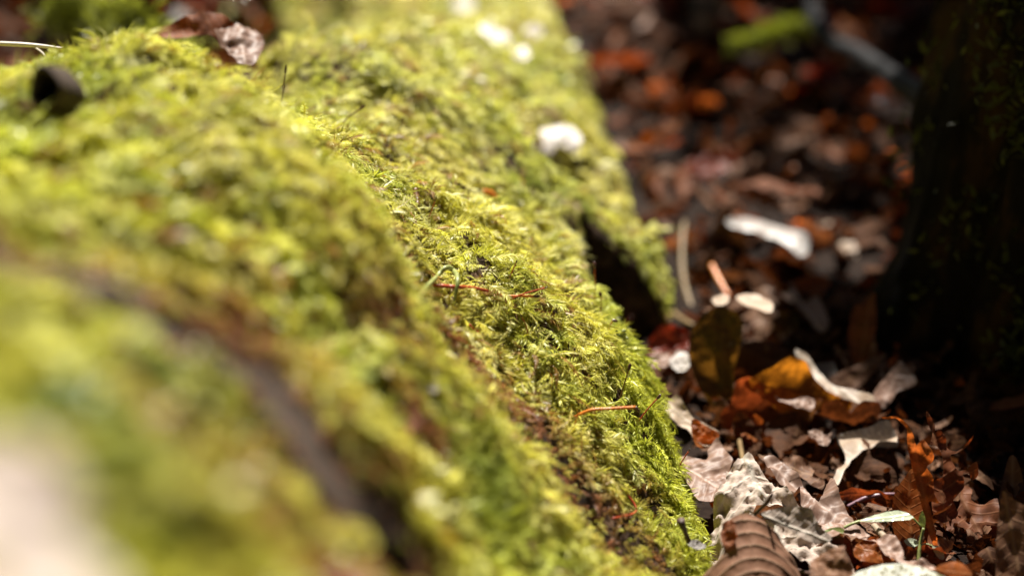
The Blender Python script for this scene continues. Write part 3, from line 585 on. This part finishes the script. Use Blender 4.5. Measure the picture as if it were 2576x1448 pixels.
traced('dead_leaf', [(-260,1120),(60,1118),(160,1165),(205,1270),(180,1370),(280,1450),(340,1660),(-300,1660)], .205, (.1,-.5,.8), LM['beige'], 'very blurred pale beige leaf close to the lens in the lower left corner', cup=.3, wr=.06)
traced('dead_leaf', [(640,1428),(750,1415),(880,1425),(940,1448),(900,1560),(640,1560)], .300, (0,-.5,.8), LM['red'], 'blurred dark red leaf at the bottom edge in the foreground moss', wr=.06)
traced('dead_leaf', [(830,1330),(880,1310),(920,1330),(910,1375),(850,1380)], .365, (0,-.4,.9), LM['mauve'], 'blurred lilac grey leaf scrap in the foreground moss', wr=.1)
for q, mt, lb in [(((1000,1195),(1035,1190),(1060,1220),(1030,1235)), 'white', 'blurred white fleck on the foreground moss'), (((1025,1270),(1050,1265),(1075,1290),(1060,1310),(1030,1300)), 'tan', 'blurred tan fleck below the white fleck on the moss'), (((1010,1040),(1040,1030),(1060,1060),(1045,1085),(1015,1075)), 'russet', 'blurred reddish brown bud scale in the moss'), (((1075,968),(1100,960),(1108,975),(1090,990)), 'white', 'tiny white scale resting on the moss near the bare brown patch')]:
    onlog('leaf_scrap', list(q), LM[mt], lb, (0,-.4,.9), dz=-.006, wr=.05, res=8, cat='leaf scrap')

# ------------------------------------------------------------------ loose litter
def outline_kind(k):
    pts_ = []
    if k == 0:      # ovate
        for i in range(26):
            a = 2*math.pi*i/26; u = -math.cos(a); w_ = math.sin(a)*.38*(1-.25*u)*(1+.03*math.cos(9*a)); pts_.append((u, w_))
    elif k == 1:    # oak
        for i in range(48):
            a = 2*math.pi*i/48; u = -math.cos(a); w_ = math.sin(a)*(.36+.16*math.cos(u*14))*(1-.1*u); pts_.append((u, w_))
    elif k == 2:    # broad heart
        for i in range(30):
            a = 2*math.pi*i/30; u = -math.cos(a); w_ = math.sin(a)*.62*(1-.45*u)*(1+.05*math.cos(13*a)); pts_.append((u, w_))
    elif k == 3:    # lobed, maple like
        for i in range(50):
            a = 2*math.pi*i/50; r_ = .62+.30*abs(math.cos(a*2.5))**1.5; pts_.append((r_*math.cos(a), r_*math.sin(a)))
    else:           # narrow
        for i in range(24):
            a = 2*math.pi*i/24; u = -math.cos(a); pts_.append((u, math.sin(a)*.24*(1-.15*u)))
    return pts_
proto = []
for k in (0,0,0,1,1,1,2,2,3,3,4,4):
    o2 = outline_kind(k); P2, T = fill_outline(o2, .13)
    me = shape_leaf('litter_leaf', P2, T, [(-1,0),(1,0)], (0,0,0), (1,0,0), (0,1,0), (0,0,1), random.uniform(-.8,1.0), random.uniform(.06,.15), 3.5, random.uniform(0,30), .015, 8, .5, random.uniform(-.5,.8))
    me.polygons.foreach_set('use_smooth', [True]*len(me.polygons)); proto.append(me)
pm = {}
def proto_mat(i, mk):
    if (i, mk) not in pm:
        m_ = proto[i].copy(); m_.materials.clear(); m_.materials.append(LM[mk]); pm[(i, mk)] = m_
    return pm[(i, mk)]
names = {'glossy':'wet glossy brown','brown':'brown','mauve':'pale mauve','white':'bleached white','orange':'orange','russet':'russet','dark':'dark brown','tan':'tan','red':'dark red','shadowgrey':'dull grey','olive':'olive'}
mk_list = ['orange']*5+['glossy']*8+['brown']*2+['russet']*9+['dark']*14+['mauve']*1+['orange']*3+['tan']*1+['white']*1+['red']*4+['olive']
def litter_pos():
    while True:
        y = .42+1.55*random.random()**.9; x = random.uniform(-.45, .55)
        z_ = y*CP+CH*SP; 
        if abs(x)/z_ > .36: continue
        if x > -.05 and x < edge_x(y)+.018 and y < 1.25: continue
        if x < .1 and float(np.max(hs(np.array([x,x+.02,x-.02,x,x]), np.array([y,y,y,y+.02,y-.02])))) > .004: continue
        if math.hypot(x-.318, y-.742) < .12: continue
        return x, y
zones = lambda x, y: ('left of the dark trunk' if x > .16 else 'beside the log') if y < 1.0 and x > 0 else ('behind the log' if x < 0.05 else 'in the far background')
cnt = 0; near_list = ['brown']*5+['russet']*4+['dark']*9+['orange']*1+['mauve']*1
for i in range(285):
    for _ in range(40):
        x, y = litter_pos()
        if not any(abs(x-hx) < .028 and -.032 < y-hy < .008 for hx, hy in HERO): break
    mk = random.choice(mk_list if y > .85 else near_list); me = proto_mat(random.randrange(len(proto)), mk)
    o = bpy.data.objects.new('litter_leaf', me); COL.objects.link(o)
    s = random.uniform(.016, .032) if y > .62 else random.uniform(.014, .022)
    o.location = (x, y, random.uniform(.002, .016)+s*.25 if y > .62 else random.uniform(-.004, .004)); o.scale = (s, s, s)
    o.rotation_euler = (random.gauss(0, .42), random.gauss(0, .42), random.uniform(0, 6.28))
    tag(o, 'blurred %s dead leaf in the litter %s' % (names[mk], zones(x, y)), 'leaf', 'dead leaves in the litter %s' % zones(x, y))
# uncountable litter: crumbs and fragments below the leaves
LV, LF, LU, LMI = [], [], [], []; off = 0
mlist = ['dark','russet','dark','brown','dark','russet','dark','orange']
for i in range(6200):
    x, y = litter_pos()
    if i > 4200:
        y = random.uniform(.47, .76); x = random.uniform(edge_x(y)+.02, .34)
    me = proto[random.randrange(len(proto))]; nv_ = len(me.vertices)
    a = np.zeros(nv_*3, np.float32); me.vertices.foreach_get('co', a); a = a.reshape(-1, 3)
    f = np.array([p_.vertices[:] for p_ in me.polygons], np.int32)
    li = np.zeros(len(me.loops)*2, np.float32); me.uv_layers[0].data.foreach_get('uv', li)
    s = random.choice([random.uniform(.003,.008), random.uniform(.010,.022)]) if i < 4200 else random.uniform(.0025,.008); R = np.array(Matrix.Rotation(random.uniform(0,6.28),3,'Z')@Matrix.Rotation(random.gauss(0,.6 if i < 4200 else 1.0),3,'X')@Matrix.Rotation(random.gauss(0,.6 if i < 4200 else 1.0),3,'Y'))
    LV.append((a*s)@R.T+np.array([x, y, random.uniform(-.006,.005) if i < 4200 else random.uniform(-.006,.001)])); LF.append(f+off); LU.append(li.reshape(-1,2)); LMI.append(np.full(len(f), random.randrange(len(mlist)) if i < 3000 else random.choice([0,2,3,4,6]), np.int32)); off += nv_
LV = np.concatenate(LV); LF = np.concatenate(LF); lm = fast_mesh('leaf_litter', LV, LF)
u_ = lm.uv_layers.new(name='UVMap'); u_.data.foreach_set('uv', np.concatenate(LU).ravel())
for k in mlist: lm.materials.append(LM[k])
lm.polygons.foreach_set('material_index', np.concatenate(LMI))
lo = link('leaf_litter', lm, None); tag(lo, 'brown crumbled leaf litter covering the forest floor', 'leaf litter', kind='stuff')

# ------------------------------------------------------------------ big trunk on the right (throws the shade on the right-hand litter)
tr_root = empty('tree', (.34,.84,0), 'dark thick tree trunk with mossy bark filling the right side', 'tree')
def trunk_mesh(cx_, cy_, r0, prof, H_, seed, na=72, nz=110):
    Vv = np.zeros((nz+1, na, 3))
    for i in range(nz+1):
        t_ = (i/nz)**1.8; h = -.03+H_*t_; r_ = r0*np.interp(h, *prof)
        an = np.arange(na)/na*2*math.pi
        ca, sa = np.cos(an), np.sin(an)
        flare = np.exp(-max(h,0)/.06)*(.16*np.cos(an*5+seed)+.10*np.cos(an*3+1.3*seed))
        rg = .10*fbm(an*9/6.28*4, np.full(na, h*9), seed)+.12*np.abs(fbm(ca*12, sa*14+h*5, seed+3))+.03*fbm(ca*22, sa*22+h*60, seed+1)
        rr_ = r_*(1+flare*.6+rg)
        Vv[i,:,0] = cx_+ca*rr_; Vv[i,:,1] = cy_+sa*rr_; Vv[i,:,2] = h
    idx_ = np.arange((nz+1)*na).reshape(nz+1, na); nx_ = np.roll(idx_, -1, 1)
    F_ = np.stack([idx_[:-1], nx_[:-1], nx_[1:], idx_[1:]], -1).reshape(-1, 4)
    return fast_mesh('trunk', Vv.reshape(-1,3), F_)
trk = link('trunk', trunk_mesh(.324,.742,.110,([-.05,0,.05,.12,.25,.6,4],[1.13,1.10,1.05,.99,.93,.88,.75]), 4.2, 2.0), M['trunkbark'], tr_root)
# patches of moss on the trunk foot
def fuzz(name, centers, spread, nsub, col, mat, parent=None, l=.006, label=None, cat=None, kind=None):
    Vv, Ff, Cc = [], [], []
    for c in centers:
        for _ in range(nsub):
            b = np.array(c)+rng.normal(0, spread, 3); d = rng.normal(0, 1, 3)+np.array([0,-.2,.4]); d /= np.linalg.norm(d); q = np.cross(d, rng.normal(0,1,3)); q /= np.linalg.norm(q)
            ll = l*(.6+.8*rng.random()); k_ = len(Vv); Vv += [b, b+d*ll*.5-q*ll*.16, b+d*ll, b+d*ll*.5+q*ll*.16]; Ff.append((k_,k_+1,k_+2,k_+3))
            cc = np.array(col)*(.7+.6*rng.random()); Cc += [cc]*4
    o = link(name, fast_mesh(name, np.array(Vv), np.array(Ff), col=np.array(Cc)), mat, parent, smooth=False)
    return tag(o, label, cat, kind=kind)
fuzz('moss_patch', [(.324+.112*math.cos(a)*s, .742+.112*math.sin(a)*s, h) for a, h, s in [(random.uniform(2.8,4.6), h_, 1.0+.08*math.exp(-h_/.06)) for h_ in [random.uniform(.0,.26) for _ in range(90)]]], .008, 60, (.11,.12,.015), M['moss'], tr_root)
# crown overhead: unseen leaves added along the sun's rays to shade the litter
CV, CF, CC = [], [], []
def shade_leaf(gx_, gy_, h, s):
    c = np.array([gx_, gy_, 0])+np.array(SUN)*h/SUN.z; a = rng.normal(0,1,3)+np.array(SUN)*2.0; a /= np.linalg.norm(a)
    e1 = np.cross(a, rng.normal(0,1,3)); e1 /= np.linalg.norm(e1); e2 = np.cross(a, e1); k_ = len(CV)
    for u, v in [(-1,0),(-.45,.42),(.35,.38),(1,0),(.35,-.38),(-.45,-.42)]: CV.append(c+e1*u*s+e2*v*s)
    CF.append((k_,k_+1,k_+2,k_+3)); CF.append((k_,k_+3,k_+4,k_+5)); cc = np.array([.10,.12,.03])*(.7+.6*rng.random()); CC.extend([cc]*6)
lit_spots = [(lambda a: (a-SUN*(a.z/SUN.z)).xy)(P(q[0], q[1], z_)) for q, z_ in [(Z6((760,235)),.872),(Z6((900,270)),.872),(Z6((1080,340)),.872),(Z6((830,740)),.725),(Z6((620,715)),.725),(Z8((980,150)),.703),(Z8((800,60)),.703),(Z8((1150,200)),.703),(Z8((1300,180)),.712),(Z6((370,1110)),.73),(Z6((300,970)),.76),(Z6((1320,300)),.93),(Z3((1100,800)),1.05),(Z3((1300,650)),1.08),(Z3((550,720)),1.03),(Z3((1450,730)),1.05),(Z3((600,100)),1.28),(Z3((1350,1300)),.92),(Z6((1420,400)),.9),
             (Z3((900,220)),1.16),(Z3((700,300)),1.18),(Z3((1750,340)),1.15),(Z3((1400,50)),1.3),(Z3((1810,910)),1.0),(Z3((390,960)),1.0),(Z3((980,1210)),.93),(Z3((650,1100)),.97),(Z8((1500,600)),.7)]]
for i in range(4200):
    x = rng.uniform(.11,.75); y = rng.uniform(.60,1.9)
    if fbm(np.array([x*14]), np.array([y*14]), 5.5)[0] > .33: continue
    if x < .11+(.1 if y < .62 else .0 if y < .70 else .03 if y < .8 else 0)+(.03*(y-.6)): continue
    if y > .8 and fbm(np.array([x*45]), np.array([y*45]), 15.5, 1)[0] > .66: continue
    if min((q.x-x)**2+(q.y-y)**2 for q in lit_spots) < .034**2: continue
    shade_leaf(x, y, rng.uniform(1.3,1.9), rng.uniform(.016,.034))
for i in range(500):
    x = rng.uniform(-.6,-.14); y = rng.uniform(.74,1.7); shade_leaf(x, y, rng.uniform(1.3,1.9), rng.uniform(.016,.034))
for i in range(240):
    x = rng.uniform(.20,.40); y = rng.uniform(.5,.68)
    shade_leaf(x, y, rng.uniform(1.3,1.9), rng.uniform(.014,.026))
shade_crown = link('shade_crown', fast_mesh('shade_crown', np.array(CV), np.array(CF), col=np.array(CC)), M['dim'], tr_root, smooth=False)
for i, (gx_, gy_) in enumerate([(.45,1.0),(.6,1.2),(.35,1.5)]):
    e = Vector((gx_, gy_, 0))+SUN*(1.6/SUN.z); tube('limb', [Vector((.345,.84,1.3+.1*i)), Vector((.345,.84,1.4+.1*i)).lerp(e, .5)+Vector((0,0,.05)), e], [.02,.012,.005], M['trunkbark'], tr_root)

# unseen leaves of the wood, added to block the sky, open towards the sun
FV, FF, FC = [], [], []
for i in range(3600):
    el = math.asin(rng.uniform(.06, 1)); az = rng.uniform(0, 2*math.pi); d = rng.uniform(4, 7.5)
    c = np.array([math.sin(az)*math.cos(el), math.cos(az)*math.cos(el), math.sin(el)])*d
    gxy = c[:2]-np.array(SUN)[:2]*c[2]/SUN.z
    if -.85 < gxy[0] < .50 and -.75 < gxy[1] < 1.8: continue
    a = -c/d+rng.normal(0,.5,3); a /= np.linalg.norm(a); e1 = np.cross(a, rng.normal(0,1,3)); e1 /= np.linalg.norm(e1); e2 = np.cross(a, e1); s_ = rng.uniform(.22,.42); k_ = len(FV)
    for u, v in [(-1,0),(-.45,.42),(.35,.38),(1,0),(.35,-.38),(-.45,-.42)]: FV.append(c+e1*u*s_+e2*v*s_+a*abs(v)*.1*s_)
    FF.append((k_,k_+1,k_+2,k_+3)); FF.append((k_,k_+3,k_+4,k_+5)); cc = np.array([.06,.035,.012] if rng.random() < .5 else [.035,.045,.01])*(.7+.6*rng.random()); FC.extend([cc]*6)
fo = link('sky_block_foliage', fast_mesh('sky_block_foliage', np.array(FV), np.array(FF), col=np.array(FC)), M['dim'], smooth=False); tag(fo, 'unseen dark leaves added around the scene to block the sky', 'foliage', kind='stuff')

# thin dark sapling, grey root, mossy twigs in the background
sp = empty('sapling', P(1780,215,1.28), 'thin dark sapling stem rising in the background right of the log', 'tree')
tube('stem', [P(1785,260,1.27), P(1778,120,1.28), P(1772,-40,1.3), P(1768,-400,1.35), P(1760,-2500,1.6)], [.020,.017,.016,.015,.010], M['trunkbark'], sp, 16, .1)
tag(tube('branch', [P(*Z3(q), z) for q, z in [((1040,-160),1.25),((1100,0),1.22),((1150,150),1.18),((1250,290),1.12),((1400,350),1.08),((1530,430),1.04),((1700,560),.98),((1850,650),.93),((1990,760),.88)]], [.0065,.0065,.0062,.006,.006,.006,.007,.009,.012], M['greybranch'], n=12, jit=.08), 'curved smooth grey branch leaning down to the dark trunk', 'branch')
mt = [P(*Z3(q), z) for q, z in [((600,310),1.18),((720,300),1.17),((820,240),1.17),((930,215),1.17),((1050,195),1.16)]]
mr = empty('mossy_twig', mt[0], 'stubby bright green mossy twig in the upper right background', 'twig')
tube('stem', mt, .0045, M['greenbark'], mr, 8, .2)
fuzz('moss_sleeve', [tuple(mt[i].lerp(mt[i+1], k/8)) for i in range(4) for k in range(8)], .0032, 60, (.30,.33,.04), M['moss'], mr, .006)
mt2 = [P(150,30,.95), P(230,55,.93), P(300,75,.90), P(370,110,.86), P(440,150,.80)]
mr2 = empty('mossy_branch', mt2[0], 'mossy branch stub sticking out behind the log crest at upper left', 'branch')
tube('stem', mt2, [.008,.009,.010,.010,.010], M['greenbark'], mr2, 10, .2)
fuzz('moss_sleeve', [tuple(mt2[i].lerp(mt2[i+1], k/8)) for i in range(4) for k in range(8)], .0065, 110, (.34,.36,.06), M['moss'], mr2, .009)

# ------------------------------------------------------------------ stalks, twigs
tag(tube('dry_stalk', [P(*Z6(q), z) for q, z in [((385,225),.90),((372,350),.885),((372,520),.87),((400,680),.85),((465,860),.83)]], [.0013,.0015,.0015,.0015,.0014], M['palestem']), 'thin tan stalk standing upright right of the mossy hollow', 'stalk')
tag(tube('dry_stalk', [P(*Z6(q), z) for q, z in [((560,500),.83),((610,600),.82),((672,705),.81)]], [.0013,.0015,.0011], M['orangestem']), 'short orange stalk leaning above the mottled leaf', 'stalk')
tag(tube('dry_stalk', [P(*Z6(q), z) for q, z in [((310,805),.82),((370,850),.80),((440,890),.78)]], .0013, M['palestem']), 'short tan stalk lying at the foot of the upright one', 'stalk')
tag(tube('dry_stalk', [P(*Z8(q), z) for q, z in [((1360,970),.645),((1430,935),.645),((1500,905),.645),((1600,888),.645),((1695,885),.645)]], [.0008,.0009,.001,.0009,.0007], M['purplestem']), 'arched purple stalk bridging two dead leaves', 'stalk')
tag(tube('twig', [P(*Z8(q), z) for q, z in [((842,882),.578),((800,945),.583),((765,980),.587),((722,1022),.592)]], [.0006,.0009,.0007,.0008], M['twig'], jit=.3), 'small dark broken twig stuck on the crinkled grey leaf', 'twig')
tag(tube('twig', [P(*Z8(q), z) for q, z in [((212,1068),.585),((240,1140),.590),((270,1215),.595)]], [.0017,.0009,.0010], M['twig'], jit=.2), 'black peg like twig between hanging moss and grey leaf', 'twig')
tag(tube('twig', [P(*Z8(q), z) for q, z in [((1540,1100),.61),((1620,1190),.60),((1740,1340),.59)]], [.0012,.0014,.0012], M['twigpale'], jit=.3), 'pale thin twig slanting under the seedling', 'twig')
tag(tube('twig', [P(*Z8(q), z) for q, z in [((2040,1200),.66),((2080,1060),.70),((2200,950),.76)]], [.0006,.0008,.0008], M['twig']), 'thin curved twig end beside the russet oak leaf', 'twig')
gs = empty('grass_straw', P(120,118,.60), 'pale dry grass straw crossing the log crest at upper left', 'straw')
tube('stem', [P(-60,108,.60), P(60,113,.602), P(150,122,.605), P(290,145,.612)], [.0009,.0009,.0006,.0003], M['straw'], gs)
tube('side_stem', [P(86,119,.603), P(105,132,.60), P(116,145,.597)], [.0004,.0004,.0002], M['straw'], gs)
def surfline(pl, lift): return [hit(q[0], q[1])[0]+Vector((0,-.3,.95))*lift for q in pl]
tag(tube('twig', surfline([(578,215),(612,222),(640,240),(655,262)], .004), [.0008,.0012,.0014,.0006], M['twigpale'], jit=.3), 'small pale forked twig piece on the moss near the hole', 'twig')
tag(tube('bark_chip', surfline([(640,255),(665,240),(675,236)], .005), [.0010,.0018,.0012], M['redstem'], jit=.3), 'red brown bark chip beside the small pale twig', 'bark chip')
tag(tube('twig', surfline([Z5(q) for q in [(950,10),(1010,60),(1080,110),(1190,145)]], .005), [.0007,.0013,.0014,.0008], M['twig'], jit=.2), 'dark slanting twig on the moss with an orange chip at its end', 'twig')
tag(tube('bark_chip', surfline([Z5(q) for q in [(1170,110),(1215,130),(1265,158)]], .007), [.0009,.0015,.0009], M['orangestem'], jit=.3), 'orange chip at the lower end of the dark slanting twig', 'bark chip')
tag(tube('moss_bud', surfline([Z5(q) for q in [(690,235),(680,160),(668,100)]], .006), [.0006,.0013,.0016], M['brownstem'], jit=.1), 'brown club shaped bud standing up from the moss', 'bud')
tag(tube('twig', surfline([Z51(q) for q in [(440,290),(560,300),(700,312),(900,322),(1060,345),(1140,365)]], .0065), [.0006,.0008,.0008,.0008,.0006,.0005], M['redstem']), 'dark red fallen stem lying across the moss left of the orange spore stalk', 'twig')
tag(tube('twig', surfline([Z51(q) for q in [(640,910),(780,980),(900,1050),(1080,1130)]], .0055), [.0005,.0007,.0007,.0004], M['redstem']), 'thin red stem lying beside the bare brown patch', 'twig')
tag(tube('twig', surfline([Z51(q) for q in [(900,770),(980,850),(1070,930)]], .0055), [.0004,.0005,.0004], M['redstem']), 'short thin red stem above the bare brown patch', 'twig')
tag(tube('twig', surfline([(1540,1320),(1600,1300),(1560,1240)], .004), .0004, M['redstem']), 'fine reddish stem low on the moss edge', 'twig')
tag(tube('moss_shoot', [hit(*Z51(q))[0]+Vector((0,-.3,.95))*h for q, h in [((250,345),.004),((450,250),.008),((600,150),.010),((700,190),.010),((748,290),.009),((690,480),.004)]], [.0006,.0009,.0010,.0010,.0009,.0003], M['greenstem']), 'arched pale green moss shoot looping over the red stem', 'moss shoot')
def seta(base, tip, mat, label, mid=None, r=.00028, cr=.0008, dz=-.004, droop=None, st=2.0):
    B, z = hit(*base); T_ = P(tip[0], tip[1], z+dz); root = empty('spore_stalk', B, label, 'spore stalk', 'moss spore stalks')
    mids = [P(q[0], q[1], z+dz*.5) for q in (mid or [])] or [B.lerp(T_, .5)+Vector((.0008,0,.0006))]
    tube('seta', [B-Vector((0,0,.003))]+mids+[T_], r, mat, root, 6)
    d = (T_-mids[-1]).normalized() if droop is None else Vector(droop)
    blob('capsule', T_+d*cr*st*.8, cr, M['capsule'], root, d, st)
seta((695,302),(717,185), M['brownstem'], 'spore stalk with slender capsule rising near the small dark hole', cr=.0006, st=3.2)
seta(Z52((940,1190)), Z52((1135,650)), M['brownstem'], 'tall thin spore stalk with dark capsule at the right moss edge', mid=[Z52((1060,900))])
seta(Z52((200,1310)), Z52((1240,1185)), M['orangestem'], 'bright orange spore stalk leaning flat with drooping brown capsule', mid=[Z52((560,1235)), Z52((850,1208))], r=.0006, droop=(.6,-.1,-.8))
seta(Z52((1190,1448)), Z52((1550,1065)), M['redstem'], 'thin red spore stalk slanting past the moss rim', mid=[Z52((1370,1270))], cr=.0007)
seta(Z51((840,225)), Z51((1720,272)), M['orangestem'], 'orange spore stalk lying level in the middle of the moss', mid=[Z51((1150,250)), Z51((1400,265))], r=.00045, cr=.0007, dz=-.004)
seta(Z51((1290,338)), Z51((1860,165)), M['redstem'], 'fine red spore stalk slanting up behind the level orange one', mid=[Z51((1480,282))], r=.0003, cr=.0004)
seta(Z5((2040,1140)), Z5((2115,975)), M['redstem'], 'short spore stalk with pale capsule against the black hollow', mid=[Z5((2080,1050))], cr=.0009, droop=(.9,0,-.2), st=1.5)
seta(Z5((2150,1060)), Z5((2240,968)), M['redstem'], 'blurred short spore stalk next to the pale capsuled one', cr=.0010, st=1.5)
seta(Z5((1965,900)), Z5((1980,590)), M['redstem'], 'tall blurred spore stalk in front of the black hollow', cr=.0011, st=1.4)
seta(Z5((2010,960)), Z5((2025,800)), M['redstem'], 'lower blurred spore stalk in front of the black hollow', cr=.0010, st=1.4)
seta((1690,1190),(1732,1135), M['redstem'], 'short red spore stalk over the pinkish leaf', cr=.0004, st=2)
seta((830,330),(905,275), M['brownstem'], 'blurred brown spore stalk slanting on the upper moss', cr=.0007, st=2.5)
seta((990,350),(1010,310), M['brownstem'], 'tiny blurred spore stalk on the upper moss', cr=.0007, st=2.5)
for k in range(16):
    q = (random.uniform(1050, 1600), random.uniform(450, 1300)); q = (min(q[0], 1150+.45*(q[1]-450)+random.uniform(0, 150)), q[1])
    a = random.uniform(-1.2, 1.0); l_ = random.uniform(30, 75)
    seta(q, (q[0]+math.sin(a)*l_, q[1]-math.cos(a)*l_), M[random.choice(['redstem','brownstem','orangestem'])], 'short thin reddish spore stalk poking out of the sharp middle band of moss', r=.0002, cr=.0004, dz=-.006, st=2)
# upright branched moss shoot at the right rim
B, z = hit(*Z52((830,390))); ms_ = empty('moss_shoot', B, 'branched yellow green moss shoot standing above the right rim', 'moss shoot')
S0 = Z52((830,390)); tube('stem', [B, P(*Z52((900,290)), z-.003), P(*Z52((980,190)), z-.004), P(*Z52((1070,75)), z-.005)], [.0004,.0005,.0007,.0008], M['greenstem'], ms_)
for a, b in [((975,190),(885,75)), ((990,170),(950,55)), ((1000,160),(1135,190)), ((1040,120),(1100,130)), ((1050,100),(1085,70))]:
    tube('side_shoot', [P(*Z52(a), z-.004), P(*Z52(b), z-.005)], [.0007,.0006], M['greenstem'], ms_)
# broken hollow branch stub near upper left
B = P(120,222,.485)
sb = empty('branch_stub', B, 'broken hollow branch stub with dark opening on the upper left moss', 'branch stub')
prof = [(.0070,.016),(.0062,.004),(.0060,-.002),(.0054,-.0034),(.0046,-.003),(.0043,.004),(.0040,.020)]
ax_ = Vector((.05,.85,-.4)).normalized(); e1 = ax_.cross(Vector((0,0,1))).normalized(); e2 = ax_.cross(e1); V_ = []; F_ = []
for r_, h in prof:
    for k in range(20):
        a = 2*math.pi*k/20; rj = r_*(1+.12*math.sin(3*a+1)); V_.append(B+ax_*h+(e1*math.cos(a)*.9+e2*math.sin(a)*1.15)*rj)
for i in range(len(prof)-1):
    for k in range(20): F_.append((i*20+k, i*20+(k+1)%20, (i+1)*20+(k+1)%20, (i+1)*20+k))
F_.append(tuple(len(V_)-20+k for k in range(20)))
me = bpy.data.meshes.new('stub_wood'); me.from_pydata(V_, [], F_); link('stub_wood', me, M['greybark'], sb)
tag(link('bare_bark', fast_mesh('bare_bark', *(lambda: (lambda A_, n1: (A_, np.stack([np.arange(n1*24).reshape(n1,24)[:-1,:-1], np.arange(n1*24).reshape(n1,24)[:-1,1:], np.arange(n1*24).reshape(n1,24)[1:,1:], np.arange(n1*24).reshape(n1,24)[1:,:-1]], -1).reshape(-1,4)))(*(lambda Q: (np.array([[(q[0]+s*q[2]*math.cos(1.0), q[1]+s*q[2]*math.sin(1.0), 0) for s in np.linspace(-1,1,24)] for q in Q]).reshape(-1,3), len(Q)))([(float(np.interp(t_, np.arange(len(band)), [b[0] for b in band])), float(np.interp(t_, np.arange(len(band)), [b[1] for b in band])), .010*(1+.25*math.sin(t_*2.3))) for t_ in np.linspace(0, len(band)-1, 90)])))()), M['greybark'], log), None)
bb = bpy.data.objects['bare_bark'].data
for v_ in bb.vertices: v_.co.z = float(hs(v_.co.x, v_.co.y))+.0012+.0012*float(fbm(np.array([v_.co.x*300]), np.array([v_.co.y*300]), 1.0)[0])

# ------------------------------------------------------------------ green seedling
sr = empty('seedling', P(*Z8((1845,1385)), .60), 'small green seedling with pale narrow leaves among the orange oak leaves', 'seedling')
tube('stem', [P(*Z8(q), z) for q, z in [((1845,1400),.602),((1855,1260),.604),((1880,1115),.606)]], [.0008,.0007,.0006], M['greenstem'], sr)
tube('leaf_stalk', [P(*Z8(q), z) for q, z in [((1880,1115),.606),((1840,1080),.606),((1812,1050),.606)]], .0004, M['greenstem'], sr)
tube('leaf_stalk', [P(*Z8(q), z) for q, z in [((1335,1115),.606),((1390,1088),.606),((1445,1070),.606)]], .0006, M['greenstem'], sr)
tube('leaf_stalk', [P(*Z8(q), z) for q, z in [((1865,1235),.604),((1900,1225),.604),((1945,1240),.603)]], .0003, M['greenstem'], sr)
for o, mk, nn in [([(1440,1072),(1500,1045),(1570,1022),(1680,998),(1770,1010),(1815,1045),(1790,1060),(1690,1065),(1570,1075)],'palegreen',(0,-.4,.9)), ([(1200,1135),(1250,1115),(1300,1112),(1335,1128),(1320,1165),(1270,1188),(1225,1172)],'fresh',(0,-.6,.7)),
                  ([(1748,1205),(1780,1190),(1825,1195),(1858,1222),(1830,1240),(1800,1252),(1770,1235)],'palegreen',(.1,-.5,.8)), ([(1940,1240),(1975,1238),(2010,1262),(2028,1320),(2000,1335),(1965,1300)],'palegreen',(-.2,-.5,.8)),
                  ([(1848,1060),(1860,1020),(1875,1000),(1895,1050),(1893,1100),(1875,1115)],'fresh',(0,-.9,.3))]:
    T8('leaf', o, .605, nn, LM[mk], None, parent=sr, part='leaf', cup=.3, wr=.02, res=18)
